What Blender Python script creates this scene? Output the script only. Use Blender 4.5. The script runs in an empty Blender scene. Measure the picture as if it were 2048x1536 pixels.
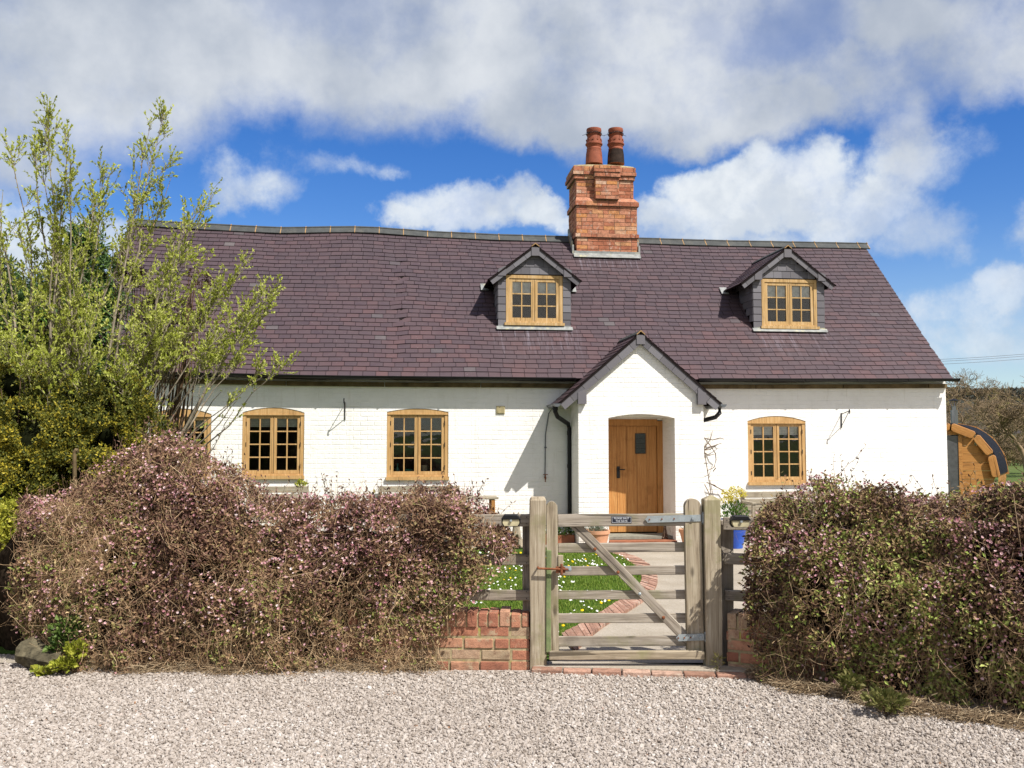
import bpy, math, random
import numpy as np
from mathutils import Vector, Matrix, noise
from mathutils.geometry import tessellate_polygon
R = math.radians
rng = np.random.default_rng(7)
random.seed(7)
scene = bpy.context.scene

# ---------------------------------------------------------------- camera, sky, sun, exposure
FPX, CH = 1856.0, 1.75
YAW = math.atan(224 / FPX); PIT = math.atan(108 / FPX)
sy, cy, sp, cp = math.sin(YAW), math.cos(YAW), math.sin(PIT), math.cos(PIT)
FW = np.array([sy * cp, cy * cp, sp]); RT = np.array([cy, -sy, 0.0]); UP = np.array([-sy * sp, -cy * sp, cp])
HF = np.array([sy, cy, 0.0])
cam = bpy.data.cameras.new('camera'); camo = bpy.data.objects.new('camera', cam)
scene.collection.objects.link(camo); scene.camera = camo
camo.location = (0, 0, CH); camo.rotation_euler = (math.pi / 2 + PIT, 0, -YAW)
cam.sensor_width = 36; cam.lens = 36 * FPX / 2048; cam.clip_start = 0.05; cam.clip_end = 6000

SUN = Vector((0.88, -1.0, 1.73)).normalized()
sun = bpy.data.lights.new('sun', 'SUN'); suno = bpy.data.objects.new('sun', sun)
scene.collection.objects.link(suno)
sun.energy = 5.0; sun.angle = R(0.5); sun.color = (1.0, 0.955, 0.89)
suno.rotation_euler = SUN.to_track_quat('Z', 'Y').to_euler(); suno.location = (6, -6, 12)
scene.view_settings.view_transform = 'Standard'; scene.view_settings.look = 'None'
scene.view_settings.exposure = 0.48; scene.view_settings.gamma = 1.0
scene.cycles.max_bounces = 8; scene.cycles.transparent_max_bounces = 12

def ray(px, py): return FW + (px - 1024) / FPX * RT + (768 - py) / FPX * UP
def at(px, py, Y):            # photo point on the upright plane y = Y (parallel to the cottage front)
    r = ray(px, py); t = Y / r[1]; return Vector((r[0] * t, Y, CH + r[2] * t))
def az_(px, py, Z):           # photo point at distance Z
    r = ray(px, py); t = Z / float(r @ HF); return Vector((r[0] * t, r[1] * t, CH + r[2] * t))
def gp(px, py, z=0.0):        # photo point on the ground
    r = ray(px, py); t = (z - CH) / r[2]; return Vector((r[0] * t, r[1] * t, z))
def CF(a, Z, z=0.0): return Vector((a * RT[0] + Z * HF[0], a * RT[1] + Z * HF[1], z))
def proj(P):                  # world (N,3) -> photo px
    P = np.asarray(P, float) - np.array([0, 0, CH]); d = P @ FW
    return 1024 + FPX * (P @ RT) / d, 768 - FPX * (P @ UP) / d

class NT:
    def __init__(s, tree): s.t = tree; s.n = tree.nodes; s.l = tree.links
    def new(s, typ, **kw):
        n = s.n.new(typ)
        for k, v in kw.items(): setattr(n, k, v)
        return n
    def put(s, sock, v):
        if isinstance(v, bpy.types.NodeSocket): s.l.new(v, sock)
        elif v is not None: sock.default_value = v
    def math(s, op, a, b=None, c=None, clamp=False):
        n = s.new('ShaderNodeMath', operation=op, use_clamp=clamp)
        s.put(n.inputs[0], a)
        if b is not None: s.put(n.inputs[1], b)
        if c is not None: s.put(n.inputs[2], c)
        return n.outputs[0]
    def mix(s, f, a, b, mode='MIX'):
        n = s.new('ShaderNodeMix', data_type='RGBA', blend_type=mode)
        s.put(n.inputs[0], f)
        for i, v in ((6, a), (7, b)):
            if isinstance(v, (tuple, list)): v = (v[0], v[1], v[2], 1)
            s.put(n.inputs[i], v)
        return n.outputs[2]
    def ramp(s, f, stops, interp='LINEAR'):
        n = s.new('ShaderNodeValToRGB'); e = n.color_ramp.elements; n.color_ramp.interpolation = interp
        while len(e) < len(stops): e.new(0.5)
        for q, (p, c) in zip(e, stops): q.position = p; q.color = (c[0], c[1], c[2], 1)
        s.put(n.inputs[0], f); return n.outputs[0]
    def noise(s, vec, scale, detail=4, rough=0.55, dist=0.0):
        n = s.new('ShaderNodeTexNoise'); s.put(n.inputs['Vector'], vec)
        n.inputs['Scale'].default_value = scale; n.inputs['Detail'].default_value = detail
        n.inputs['Roughness'].default_value = rough; n.inputs['Distortion'].default_value = dist
        return n.outputs[0]
    def smooth(s, v, a, b, c=0.0, d=1.0):
        n = s.new('ShaderNodeMapRange', interpolation_type='SMOOTHSTEP')
        s.put(n.inputs[0], v)
        for i, q in enumerate((a, b, c, d)): n.inputs[i + 1].default_value = q
        return n.outputs[0]
    def scale(s, vec, sc, off=(0, 0, 0)):
        n = s.new('ShaderNodeMapping'); s.put(n.inputs[0], vec)
        n.inputs['Scale'].default_value = sc; n.inputs['Location'].default_value = off
        return n.outputs[0]

def make_world():
    w = bpy.data.worlds.new('World'); scene.world = w; w.use_nodes = True
    t = NT(w.node_tree); t.n.clear()
    sky = t.new('ShaderNodeTexSky', sky_type='NISHITA'); sky.sun_disc = False
    sky.sun_elevation = math.asin(SUN.z); sky.sun_rotation = math.atan2(SUN.x, SUN.y)
    sky.air_density = 1.0; sky.dust_density = 0.15; sky.ozone_density = 3.0
    hs = t.new('ShaderNodeHueSaturation'); hs.inputs['Hue'].default_value = 0.516; hs.inputs['Saturation'].default_value = 1.38; hs.inputs['Value'].default_value = 0.98
    t.l.new(sky.outputs[0], hs.inputs['Color'])
    tc = t.new('ShaderNodeTexCoord'); D = tc.outputs['Generated']
    sx = t.new('ShaderNodeSeparateXYZ'); t.l.new(D, sx.inputs[0])
    a = t.math('ARCTAN2', sx.outputs[0], sx.outputs[1]); e = t.math('ARCSINE', sx.outputs[2])
    # wind-blown warp of the directions
    wv = t.new('ShaderNodeTexNoise'); t.put(wv.inputs['Vector'], D); wv.inputs['Scale'].default_value = 7; wv.inputs['Detail'].default_value = 7; wv.inputs['Roughness'].default_value = 0.6
    ws = t.new('ShaderNodeSeparateColor'); t.l.new(wv.outputs[1], ws.inputs[0])
    a2 = t.math('MULTIPLY_ADD', t.math('SUBTRACT', ws.outputs[0], 0.5), 0.17, a)
    e2 = t.math('MULTIPLY_ADD', t.math('SUBTRACT', ws.outputs[1], 0.5), 0.12, e)
    def ae(px, py):
        r = ray(px, py); r = r / np.linalg.norm(r); return math.atan2(r[0], r[1]), math.asin(r[2])
    def field(blobs):
        F = None
        for (px, py, rx, ry, wt) in blobs:
            A, E = ae(px, py)
            u = t.math('MULTIPLY_ADD', a2, FPX / rx, -A * FPX / rx); v = t.math('MULTIPLY_ADD', e2, FPX / ry, -E * FPX / ry)
            d = t.math('MULTIPLY_ADD', v, v, t.math('MULTIPLY', u, u))
            g = t.math('MULTIPLY_ADD', d, -wt, wt)
            F = g if F is None else t.math('SMOOTH_MAX', F, g, 0.15)
        return F
    deck = [(250, 30, 900, 205, 1), (130, 200, 330, 130, .8), (850, 70, 600, 165, 1), (1280, 110, 480, 195, 1),
            (1180, 205, 330, 112, 1), (1470, 240, 290, 82, 1), (1800, 40, 420, 80, .7), (1700, 170, 200, 90, .6), (-300, 100, 500, 220, 1),
            (2300, 30, 500, 110, .8), (1000, -250, 2600, 260, 1), (40, 330, 190, 60, .45), (1830, 240, 70, 110, .45)]
    cum = [(485, 378, 105, 55, .55), (440, 400, 50, 35, .4), (560, 385, 60, 40, .3), (640, 340, 120, 34, .34), (720, 352, 60, 22, .3), (560, 320, 90, 30, .2), (940, 425, 190, 62, .9), (830, 440, 90, 30, .7), (1100, 445, 110, 45, .8),
           (1460, 405, 130, 70, 1), (1590, 385, 150, 80, 1), (1540, 345, 70, 45, .8), (1720, 420, 150, 80, .8), (1850, 330, 130, 70, .38),
           (1850, 470, 90, 75, .45), (1330, 450, 120, 40, .5), (2010, 590, 75, 55, .75), (1900, 640, 160, 45, .35), (1930, 700, 240, 40, .3),
           (200, 500, 260, 60, .6), (-200, 480, 300, 120, .8), (2300, 420, 220, 130, .9), (2500, 640, 300, 60, .7), (1500, 470, 400, 30, .4)]
    n1 = t.noise(D, 9, 12, 0.66); n2 = t.noise(D, 3.2, 4, 0.5)
    nn = t.math('MULTIPLY_ADD', t.math('SUBTRACT', n1, 0.5), 1.6, t.math('MULTIPLY', t.math('SUBTRACT', n2, 0.5), 0.35))
    Fd = t.math('MULTIPLY_ADD', nn, 0.75, field(deck)); Fc = t.math('ADD', field(cum), nn)
    # the rest of the sky, out of view: broken cloud tinted warm to offset blue shade fill
    far = t.smooth(t.math('ABSOLUTE', t.math('SUBTRACT', a, ae(1024, 400)[0])), 0.75, 1.1)
    Fo = t.math('MULTIPLY_ADD', t.math('SUBTRACT', t.noise(D, 3.0, 8, 0.6), 0.40), 4.0, t.math('SUBTRACT', far, 1.0))
    md = t.math('MULTIPLY', t.smooth(Fd, -0.2, 0.75, 0, 0.97), t.smooth(t.noise(D, 4.2, 7, 0.62), 0.38, 0.54, 0.70, 1.0)); mc = t.math('MULTIPLY', t.smooth(Fc, -0.03, 0.6, 0, 0.95), t.smooth(t.noise(D, 8, 7, 0.62), 0.34, 0.55, 0.68, 1.0)); mo = t.math('MULTIPLY', t.smooth(Fo, 0, 0.6), far)
    A, E = ae(1570, 66)
    hu = t.math('MULTIPLY_ADD', a2, 18, -A * 18); hv = t.math('MULTIPLY_ADD', e2, 34, -E * 34)
    hole = t.smooth(t.math('MULTIPLY_ADD', hv, hv, t.math('MULTIPLY', hu, hu)), 0.0, 2.2, 0.5, 1.0)
    md = t.math('MULTIPLY', md, hole)
    up = t.math('GREATER_THAN', sx.outputs[2], 0.0)
    c_lo, c_hi = (3.2, 3.6, 4.25), (5.5, 5.75, 6.05)
    shade = t.smooth(t.math('MULTIPLY_ADD', t.noise(D, 5.5, 6, 0.55), 1.0, t.math('MULTIPLY', Fd, 0.0)), 0.34, 0.66)
    ccd = t.mix(shade, c_lo, c_hi)
    ccc = t.mix(t.smooth(Fc, 0.1, 0.9), (4.6, 5.3, 6.2), (6.3, 6.6, 6.8))
    ccc = t.mix(t.smooth(t.noise(D, 12, 5, 0.6), 0.4, 0.62, 0.0, 0.6), ccc, (3.9, 4.4, 5.1))
    # thin pale veil low down
    veil = t.smooth(e, 0.0, 0.24, 0.42, 0.0)
    col = t.mix(veil, hs.outputs[0], (3.3, 4.3, 5.7))
    col = t.mix(mo, col, (5.6, 5.3, 4.9)); col = t.mix(mc, col, ccc); col = t.mix(md, col, ccd)
    col = t.mix(up, (1.2, 1.3, 1.3), col)
    bg = t.new('ShaderNodeBackground'); bg.inputs[1].default_value = 0.10; t.l.new(col, bg.inputs[0])
    out = t.new('ShaderNodeOutputWorld'); t.l.new(bg.outputs[0], out.inputs[0])
    try: w.cycles.sampling_method = 'MANUAL'; w.cycles.sample_map_resolution = 512
    except Exception: pass
make_world()

# ---------------------------------------------------------------- mesh and object helpers
WM = {}
def link(name, me, parent=None, Mw=None):
    o = bpy.data.objects.new(name, me); scene.collection.objects.link(o)
    Wp = WM[parent.name] if parent else Matrix.Identity(4)
    if Mw is None: Mw = Wp.copy()
    if parent: o.parent = parent
    o.matrix_local = Wp.inverted() @ Mw
    WM[o.name] = Mw; return o
def tag(o, label=None, cat=None, group=None, kind=None):
    if label: o['label'] = label
    if cat: o['category'] = cat
    if group: o['group'] = group
    if kind: o['kind'] = kind
    return o
def empty(name, loc, label, cat, group=None, rz=0.0):
    o = link(name, None, None, Matrix.Translation(Vector(loc)) @ Matrix.Rotation(rz, 4, 'Z'))
    o.empty_display_size = 0.2
    return tag(o, label, cat, group)

def bulk(name, V, F, mats, parent=None, rnd=None, midx=None, smooth=False, Mw=None):
    V = np.asarray(V, np.float64).reshape(-1, 3); F = np.asarray(F, np.int32); k = F.shape[1]
    if Mw is None: Mw = WM[parent.name].copy() if parent else Matrix.Identity(4)
    I = np.array(Mw.inverted()); V = V @ I[:3, :3].T + I[:3, 3]
    me = bpy.data.meshes.new(name)
    me.vertices.add(len(V)); me.vertices.foreach_set('co', V.astype(np.float32).ravel())
    me.loops.add(F.size); me.loops.foreach_set('vertex_index', F.ravel())
    me.polygons.add(len(F)); me.polygons.foreach_set('loop_start', np.arange(0, F.size, k, dtype=np.int32))
    try: me.polygons.foreach_set('loop_total', np.full(len(F), k, np.int32))
    except Exception: pass
    me.polygons.foreach_set('use_smooth', np.full(len(F), smooth))
    for m in (mats if isinstance(mats, (list, tuple)) else [mats]): me.materials.append(m)
    if midx is not None: me.polygons.foreach_set('material_index', np.asarray(midx, np.int32))
    if rnd is not None:
        at_ = me.attributes.new('rnd', 'FLOAT', 'FACE'); at_.data.foreach_set('value', np.asarray(rnd, np.float32))
    me.update(); me.validate()
    return link(name, me, parent, Mw)

class MB:
    def __init__(s): s.v = []; s.f = []; s.r = []; s.m = []
    def add(s, vs, fs, r=0.5, m=0):
        b = len(s.v); s.v += [tuple(v) for v in vs]
        for f in fs: s.f.append(tuple(b + i for i in f)); s.r.append(r); s.m.append(m)
        return s
    def ob(s, o, u, v, w, r=0.5, m=0):     # box: corner o, three edge vectors
        o, u, v, w = map(Vector, (o, u, v, w))
        P = [o, o + u, o + u + v, o + v, o + w, o + u + w, o + u + v + w, o + v + w]
        F = [(0, 3, 2, 1), (4, 5, 6, 7), (0, 1, 5, 4), (1, 2, 6, 5), (2, 3, 7, 6), (3, 0, 4, 7)]
        if u.cross(v).dot(w) < 0: F = [f[::-1] for f in F]
        return s.add(P, F, r, m)
    def box(s, x0, x1, y0, y1, z0, z1, r=0.5, m=0):
        return s.ob((x0, y0, z0), (x1 - x0, 0, 0), (0, y1 - y0, 0), (0, 0, z1 - z0), r, m)
    def prism(s, poly, y0, y1, r=0.5, m=0):  # poly in (x, z), extruded along y
        n = len(poly); P = [(x, y0, z) for x, z in poly] + [(x, y1, z) for x, z in poly]
        ar = sum(poly[i][0] * poly[(i + 1) % n][1] - poly[(i + 1) % n][0] * poly[i][1] for i in range(n))
        F = [tuple(range(n)), tuple(range(2 * n - 1, n - 1, -1))] + [(i, i + n, (i + 1) % n + n, (i + 1) % n) for i in range(n)]
        if ar < 0: F = [f[::-1] for f in F]
        return s.add(P, F, r, m)
    def extr(s, poly, vec, r=0.5, m=0):      # 3D polygon extruded along vec
        n = len(poly); poly = [Vector(p) for p in poly]; vec = Vector(vec)
        P = poly + [p + vec for p in poly]
        return s.add(P, [tuple(range(n))[::-1], tuple(range(n, 2 * n))] + [(i, (i + 1) % n, (i + 1) % n + n, i + n) for i in range(n)], r, m)
    def tube(s, pts, rad, n=8, r=0.5, m=0, cap=True):
        pts = [Vector(p) for p in pts]; k = len(pts)
        rad = rad if isinstance(rad, (list, tuple)) else [rad] * k
        ref = Vector((0, 0, 1)); V = []
        for i, p in enumerate(pts):
            t = (pts[min(i + 1, k - 1)] - pts[max(i - 1, 0)]).normalized()
            rf = ref if abs(t.z) < 0.95 else Vector((1, 0, 0))
            a = t.cross(rf).normalized(); b = t.cross(a)
            for j in range(n):
                q = 2 * math.pi * j / n; V.append(p + (a * math.cos(q) + b * math.sin(q)) * rad[i])
        F = [(i * n + j, i * n + (j + 1) % n, (i + 1) * n + (j + 1) % n, (i + 1) * n + j) for i in range(k - 1) for j in range(n)]
        if cap: F += [tuple(range(n))[::-1], tuple(range((k - 1) * n, k * n))]
        return s.add(V, F, r, m)
    def lathe(s, c, prof, n=24, r=0.5, m=0, sx=1.0, syy=1.0):   # prof: (radius, z)
        c = Vector(c); V = []
        for rr, z in prof:
            for j in range(n):
                q = 2 * math.pi * j / n; V.append(c + Vector((rr * math.cos(q) * sx, rr * math.sin(q) * syy, z)))
        k = len(prof)
        F = [(i * n + j, i * n + (j + 1) % n, (i + 1) * n + (j + 1) % n, (i + 1) * n + j) for i in range(k - 1) for j in range(n)]
        F += [tuple(range(n))[::-1], tuple(range((k - 1) * n, k * n))]
        return s.add(V, F, r, m)
    def build(s, name, mats, parent=None, smooth=False, loc=None, Mw=None, bevel=0.0):
        if Mw is None: Mw = WM[parent.name].copy() if parent else (Matrix.Translation(Vector(loc)) if loc is not None else Matrix.Identity(4))
        I = Mw.inverted(); me = bpy.data.meshes.new(name)
        me.from_pydata([tuple(I @ Vector(v)) for v in s.v], [], s.f)
        for q in (mats if isinstance(mats, (list, tuple)) else [mats]): me.materials.append(q)
        a = me.attributes.new('rnd', 'FLOAT', 'FACE'); a.data.foreach_set('value', s.r)
        me.polygons.foreach_set('material_index', s.m)
        me.polygons.foreach_set('use_smooth', [smooth] * len(s.f)); me.update()
        o = link(name, me, parent, Mw)
        if bevel: 
            b = o.modifiers.new('bevel', 'BEVEL'); b.width = bevel; b.segments = 2; b.limit_method = 'ANGLE'
        return o

def tubes_np(P, Rd, n=3):
    P = np.asarray(P, float); N, K, _ = P.shape; Rd = np.broadcast_to(Rd, (N, K))
    T = np.gradient(P, axis=1); T /= np.linalg.norm(T, axis=2, keepdims=True) + 1e-9
    ref = np.where(np.abs(T[..., 2:3]) < 0.9, np.array([0, 0, 1.0]), np.array([1.0, 0, 0]))
    A = np.cross(T, ref); A /= np.linalg.norm(A, axis=2, keepdims=True) + 1e-9; B = np.cross(T, A)
    q = np.arange(n) * 2 * np.pi / n
    V = P[:, :, None] + Rd[:, :, None, None] * (A[:, :, None] * np.cos(q)[None, None, :, None] + B[:, :, None] * np.sin(q)[None, None, :, None])
    i, k, j = np.meshgrid(np.arange(N), np.arange(K - 1), np.arange(n), indexing='ij')
    b = (i * K + k) * n
    F = np.stack([b + j, b + (j + 1) % n, b + n + (j + 1) % n, b + n + j], -1).reshape(-1, 4)
    return V.reshape(-1, 3), F, np.repeat(np.arange(N), (K - 1) * n)

def leaf_quads(P, D, L, W, fold=0.25, up=None):
    """P positions, D pointing directions, L lengths, W widths -> four-corner folded leaves"""
    N = len(P); D = D / (np.linalg.norm(D, axis=1, keepdims=True) + 1e-9)
    r = rng.normal(size=(N, 3)) if up is None else up + rng.normal(size=(N, 3)) * 0.5
    S = np.cross(D, r); S /= np.linalg.norm(S, axis=1, keepdims=True) + 1e-9
    Nn = np.cross(S, D)
    L = np.broadcast_to(L, N)[:, None]; W = np.broadcast_to(W, N)[:, None]
    V = np.stack([P, P + D * L * 0.45 + S * W / 2 + Nn * W * fold, P + D * L, P + D * L * 0.45 - S * W / 2 + Nn * W * fold], 1)
    F = np.arange(N * 4).reshape(N, 4)
    F = np.concatenate([F[:, [0, 1, 2]], F[:, [0, 2, 3]]], 1).reshape(-1, 3)
    return V.reshape(-1, 3), F
def nz(P, s, off=0.0):
    return np.array([noise.noise(Vector((p[0] * s + off, p[1] * s + off * 0.7, p[2] * s - off))) for p in P])
def merge(parts):
    Vs, Fs, b = [], [], 0
    for V, F in parts: Vs.append(V); Fs.append(F + b); b += len(V)
    return np.concatenate(Vs), np.concatenate(Fs)

# ---------------------------------------------------------------- materials
def mat(name, rough=0.8, spec=0.3):
    m = bpy.data.materials.new(name); m.use_nodes = True; t = NT(m.node_tree)
    b = t.n['Principled BSDF']; b.inputs['Roughness'].default_value = rough
    b.inputs['Specular IOR Level'].default_value = spec
    return m, t, b
def coords(t): return t.new('ShaderNodeTexCoord').outputs['Object']
def attr(t, n='rnd'): return t.new('ShaderNodeAttribute', attribute_name=n).outputs['Fac']
def bump(t, b, h, st=0.4, dist=0.01, prev=None):
    n = t.new('ShaderNodeBump'); n.inputs['Strength'].default_value = st; n.inputs['Distance'].default_value = dist
    t.put(n.inputs['Height'], h)
    if prev is not None: t.put(n.inputs['Normal'], prev)
    t.put(b.inputs['Normal'], n.outputs[0]); return n.outputs[0]
def plain(name, c, rough=0.6, spec=0.4, metal=0.0, var=0.25, sc=12, bmp=0.2, spot=None):
    m, t, b = mat(name, rough, spec); b.inputs['Metallic'].default_value = metal
    v = coords(t); n = t.noise(v, sc, 6, 0.65)
    d = tuple(x * (1 - var) for x in c); l = tuple(min(1, x * (1 + var)) for x in c)
    col = t.ramp(n, [(0.3, d), (0.7, l)])
    if spot: col = t.mix(t.smooth(t.noise(v, sc * 0.6, 8, 0.75), 0.52, 0.66), col, spot)
    t.put(b.inputs['Base Color'], col)
    if bmp: bump(t, b, t.noise(v, sc * 5, 5, 0.6), bmp, 0.004)
    return m
def wood(name, dark, mid, light, knots=True, rough=0.85, green=None, gsc=1.0, sand=0.5):
    """grain runs along local x"""
    m, t, b = mat(name, rough, 0.25)
    oi = t.new('ShaderNodeObjectInfo').outputs['Random']
    v0 = coords(t)
    va = t.new('ShaderNodeVectorMath', operation='ADD'); t.put(va.inputs[0], v0)
    cx = t.new('ShaderNodeCombineXYZ'); t.put(cx.inputs[0], t.math('MULTIPLY', oi, 37.0)); t.put(cx.inputs[1], t.math('MULTIPLY', oi, 11.0)); t.l.new(cx.outputs[0], va.inputs[1])
    v = va.outputs[0]
    warp = t.noise(v, 1.6 * gsc, 3, 0.5)
    g1 = t.noise(t.scale(v, (2.0, 42, 42)), gsc, 5, 0.6, 0.5)
    g2 = t.noise(t.scale(v, (5, 150, 150)), gsc, 3, 0.6, 0.2)
    gg = t.math('MULTIPLY_ADD', g2, 0.4, t.math('MULTIPLY', g1, 0.6))
    col = t.ramp(gg, [(0.34, dark), (0.5, mid), (0.66, light)])
    col = t.mix(t.smooth(warp, 0.35, 0.65, 0, 0.45), col, mid)
    big = t.noise(v, 3.3 * gsc, 4, 0.6)
    col = t.mix(t.smooth(big, 0.52, 0.7, 0, 0.5), col, dark)
    h = gg
    if knots:
        vo = t.new('ShaderNodeTexVoronoi'); t.put(vo.inputs['Vector'], t.scale(v, (2.6, 7, 7))); vo.inputs['Scale'].default_value = 1.0
        kd = t.smooth(vo.outputs['Distance'], 0.05, 0.16, 1, 0)
        col = t.mix(t.math('MULTIPLY', kd, 0.75), col, tuple(x * 0.45 for x in dark))
    crk = t.smooth(t.noise(t.scale(v, (0.7, 17, 17), (3, 3, 3)), gsc, 3, 0.4, 0.9), 0.325, 0.36, 1, 0)
    col = t.mix(t.math('MULTIPLY', crk, 0.7 if knots else 0.25), col, tuple(x * 0.3 for x in dark))
    if green: col = t.mix(t.smooth(t.noise(v, 2.4, 6, 0.7), 0.5, 0.66, 0, 0.6), col, green)
    t.put(b.inputs['Base Color'], col)
    bump(t, b, t.math('SUBTRACT', gg, t.math('MULTIPLY', crk, 0.5)), 0.55, 0.006)
    return m
def brick_mat(name, stops, lichen=None, dirt=0.35):
    m, t, b = mat(name, 0.9, 0.2); v = coords(t); r = attr(t)
    col = t.ramp(r, stops)
    n = t.noise(v, 22, 7, 0.7); col = t.mix(t.smooth(n, 0.42, 0.7, 0, 0.6), col, tuple(x * 0.45 for x in stops[0][1]))
    n3 = t.noise(v, 6, 6, 0.65)
    col = t.mix(t.smooth(n3, 0.5, 0.68, 0, dirt), col, (0.055, 0.04, 0.03))
    n4 = t.noise(t.scale(v, (1, 1, 1), (7, 3, 1)), 9, 7, 0.75)
    col = t.mix(t.smooth(n4, 0.55, 0.66, 0, 0.75), col, lichen if lichen else (0.46, 0.34, 0.27))
    t.put(b.inputs['Base Color'], col)
    bump(t, b, t.math('ADD', t.noise(v, 90, 6, 0.7), t.math('MULTIPLY', n, 0.8)), 0.7, 0.008)
    return m
def leaf_mat(name, stops, trans=0.3, rough=0.55, nsc=1.5, patch=None):
    m = bpy.data.materials.new(name); m.use_nodes = True; t = NT(m.node_tree)
    b = t.n['Principled BSDF']; b.inputs['Roughness'].default_value = rough; b.inputs['Specular IOR Level'].default_value = 0.25
    col = t.ramp(attr(t), stops)
    if patch: 
        col = t.mix(t.smooth(t.noise(coords(t), nsc, 3, 0.6), 0.48, 0.62, 0, 0.8), col, patch)
    t.put(b.inputs['Base Color'], col)
    tr = t.new('ShaderNodeBsdfTranslucent'); t.put(tr.inputs[0], t.mix(0.35, col, (0.35, 0.4, 0.05), 'MULTIPLY') if False else col)
    mx = t.new('ShaderNodeMixShader'); mx.inputs[0].default_value = trans
    t.l.new(b.outputs[0], mx.inputs[1]); t.l.new(tr.outputs[0], mx.inputs[2])
    t.l.new(mx.outputs[0], t.n['Material Output'].inputs[0]); return m

M = {}
def slate_mat():
    m, t, b = mat('roof_slate', 0.62, 0.3); v = coords(t); r = attr(t)
    col = t.ramp(r, [(0.0, (0.055, 0.039, 0.046)), (0.25, (0.066, 0.045, 0.052)), (0.5, (0.076, 0.050, 0.056)), (0.75, (0.088, 0.053, 0.057)), (0.93, (0.104, 0.057, 0.058)), (0.975, (0.085, 0.073, 0.077)), (1.0, (0.17, 0.15, 0.145))])
    col = t.mix(t.smooth(t.noise(v, 1.1, 5, 0.6), 0.4, 0.62, 0, 0.45), col, (0.066, 0.048, 0.055))
    col = t.mix(t.smooth(t.noise(v, 45, 6, 0.7), 0.55, 0.8, 0, 0.5), col, (0.10, 0.085, 0.085))
    # pale specks of lichen and lime
    col = t.mix(t.smooth(t.noise(v, 60, 2, 0.5), 0.735, 0.76, 0, 0.8), col, (0.35, 0.34, 0.32))
    s = t.new('ShaderNodeSeparateXYZ'); t.put(s.inputs[0], v)
    st = t.noise(t.scale(v, (26, 1.2, 1.2)), 1, 5, 0.65, 0.4); st = t.smooth(st, 0.5, 0.72)
    tot = None
    for (x0, hw, z0, z1) in [(q[0] - CX0, q[1], q[2], q[3]) for q in STAINS]:
        w = t.math('MULTIPLY', t.smooth(t.math('ABSOLUTE', t.math('SUBTRACT', s.outputs[0], x0)), hw * 0.75, hw * 1.05, 1, 0),
                   t.math('MULTIPLY', t.smooth(s.outputs[2], z0, z0 + 0.04, 1, 0), t.smooth(s.outputs[2], z1, z0, 0, 1)))
        tot = w if tot is None else t.math('ADD', tot, w, clamp=True)
    col = t.mix(t.math('MULTIPLY', t.math('MULTIPLY', st, tot), 0.4), col, (0.34, 0.32, 0.38))
    t.put(b.inputs['Base Color'], col); t.put(b.inputs['Roughness'], t.smooth(t.noise(v, 8, 3), 0.3, 0.7, 0.5, 0.75))
    bump(t, b, t.noise(t.scale(v, (1, 1, 1)), 70, 5, 0.65), 0.35, 0.004)
    return m
def white_mat():
    m, t, b = mat('whitewashed_brick', 0.85, 0.2); v = coords(t)
    s = t.new('ShaderNodeSeparateXYZ'); t.put(s.inputs[0], v); c = t.new('ShaderNodeCombineXYZ')
    wob = t.math('MULTIPLY', t.math('SUBTRACT', t.noise(v, 3, 3), 0.5), 0.03)
    t.put(c.inputs[0], t.math('ADD', s.outputs[0], s.outputs[1])); t.put(c.inputs[1], t.math('ADD', s.outputs[2], wob))
    br = t.new('ShaderNodeTexBrick'); t.l.new(c.outputs[0], br.inputs['Vector']); br.inputs['Scale'].default_value = 1.0
    br.inputs['Brick Width'].default_value = 0.23; br.inputs['Row Height'].default_value = 0.078; br.inputs['Mortar Size'].default_value = 0.009; br.inputs['Mortar Smooth'].default_value = 0.7
    br.inputs['Color1'].default_value = (1, 1, 1, 1); br.inputs['Color2'].default_value = (0.8, 0.8, 0.8, 1); br.inputs['Mortar'].default_value = (0, 0, 0, 1)
    n = t.noise(v, 14, 7, 0.65)
    col = t.ramp(t.noise(v, 2.2, 6, 0.65), [(0.3, (0.79, 0.775, 0.735)), (0.6, (0.87, 0.855, 0.82))])
    col = t.mix(t.smooth(n, 0.62, 0.78, 0, 0.35), col, (0.55, 0.53, 0.48))
    col = t.mix(t.smooth(t.noise(t.scale(v, (9, 9, .9)), 1, 6, 0.7), 0.54, 0.72, 0, 0.45), col, (0.60, 0.565, 0.49))
    col = t.mix(t.smooth(t.noise(t.scale(v, (4, 4, 60)), 1, 4, 0.7), 0.57, 0.70, 0, 0.5), col, (0.60, 0.57, 0.50))
    # damp grime close to the ground
    col = t.mix(t.math('MULTIPLY', t.smooth(s.outputs[2], 0.05, 0.7, 1, 0), t.smooth(t.noise(v, 7, 6, 0.7), 0.4, 0.65, 0, 0.7)), col, (0.42, 0.37, 0.27))
    t.put(b.inputs['Base Color'], col)
    soft = t.smooth(t.noise(v, 1.3, 4, 0.6), 0.35, 0.7, 0.14, 0.5)
    h = t.math('MULTIPLY_ADD', n, 0.8, t.math('MULTIPLY', br.outputs['Color'], soft))
    bump(t, b, h, 0.85, 0.012)
    return m
M['bwhite'] = white_mat()
M['oak'] = wood('golden_oak', (0.33, 0.185, 0.07), (0.50, 0.305, 0.125), (0.62, 0.43, 0.22), knots=False, rough=0.6, gsc=1.0)
M['oakw'] = wood('weathered_window_oak', (0.25, 0.16, 0.075), (0.50, 0.32, 0.13), (0.62, 0.48, 0.31), knots=False, rough=0.75)
M['door'] = wood('door_oak', (0.26, 0.105, 0.028), (0.46, 0.215, 0.065), (0.56, 0.31, 0.11), knots=False, rough=0.5)
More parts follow.
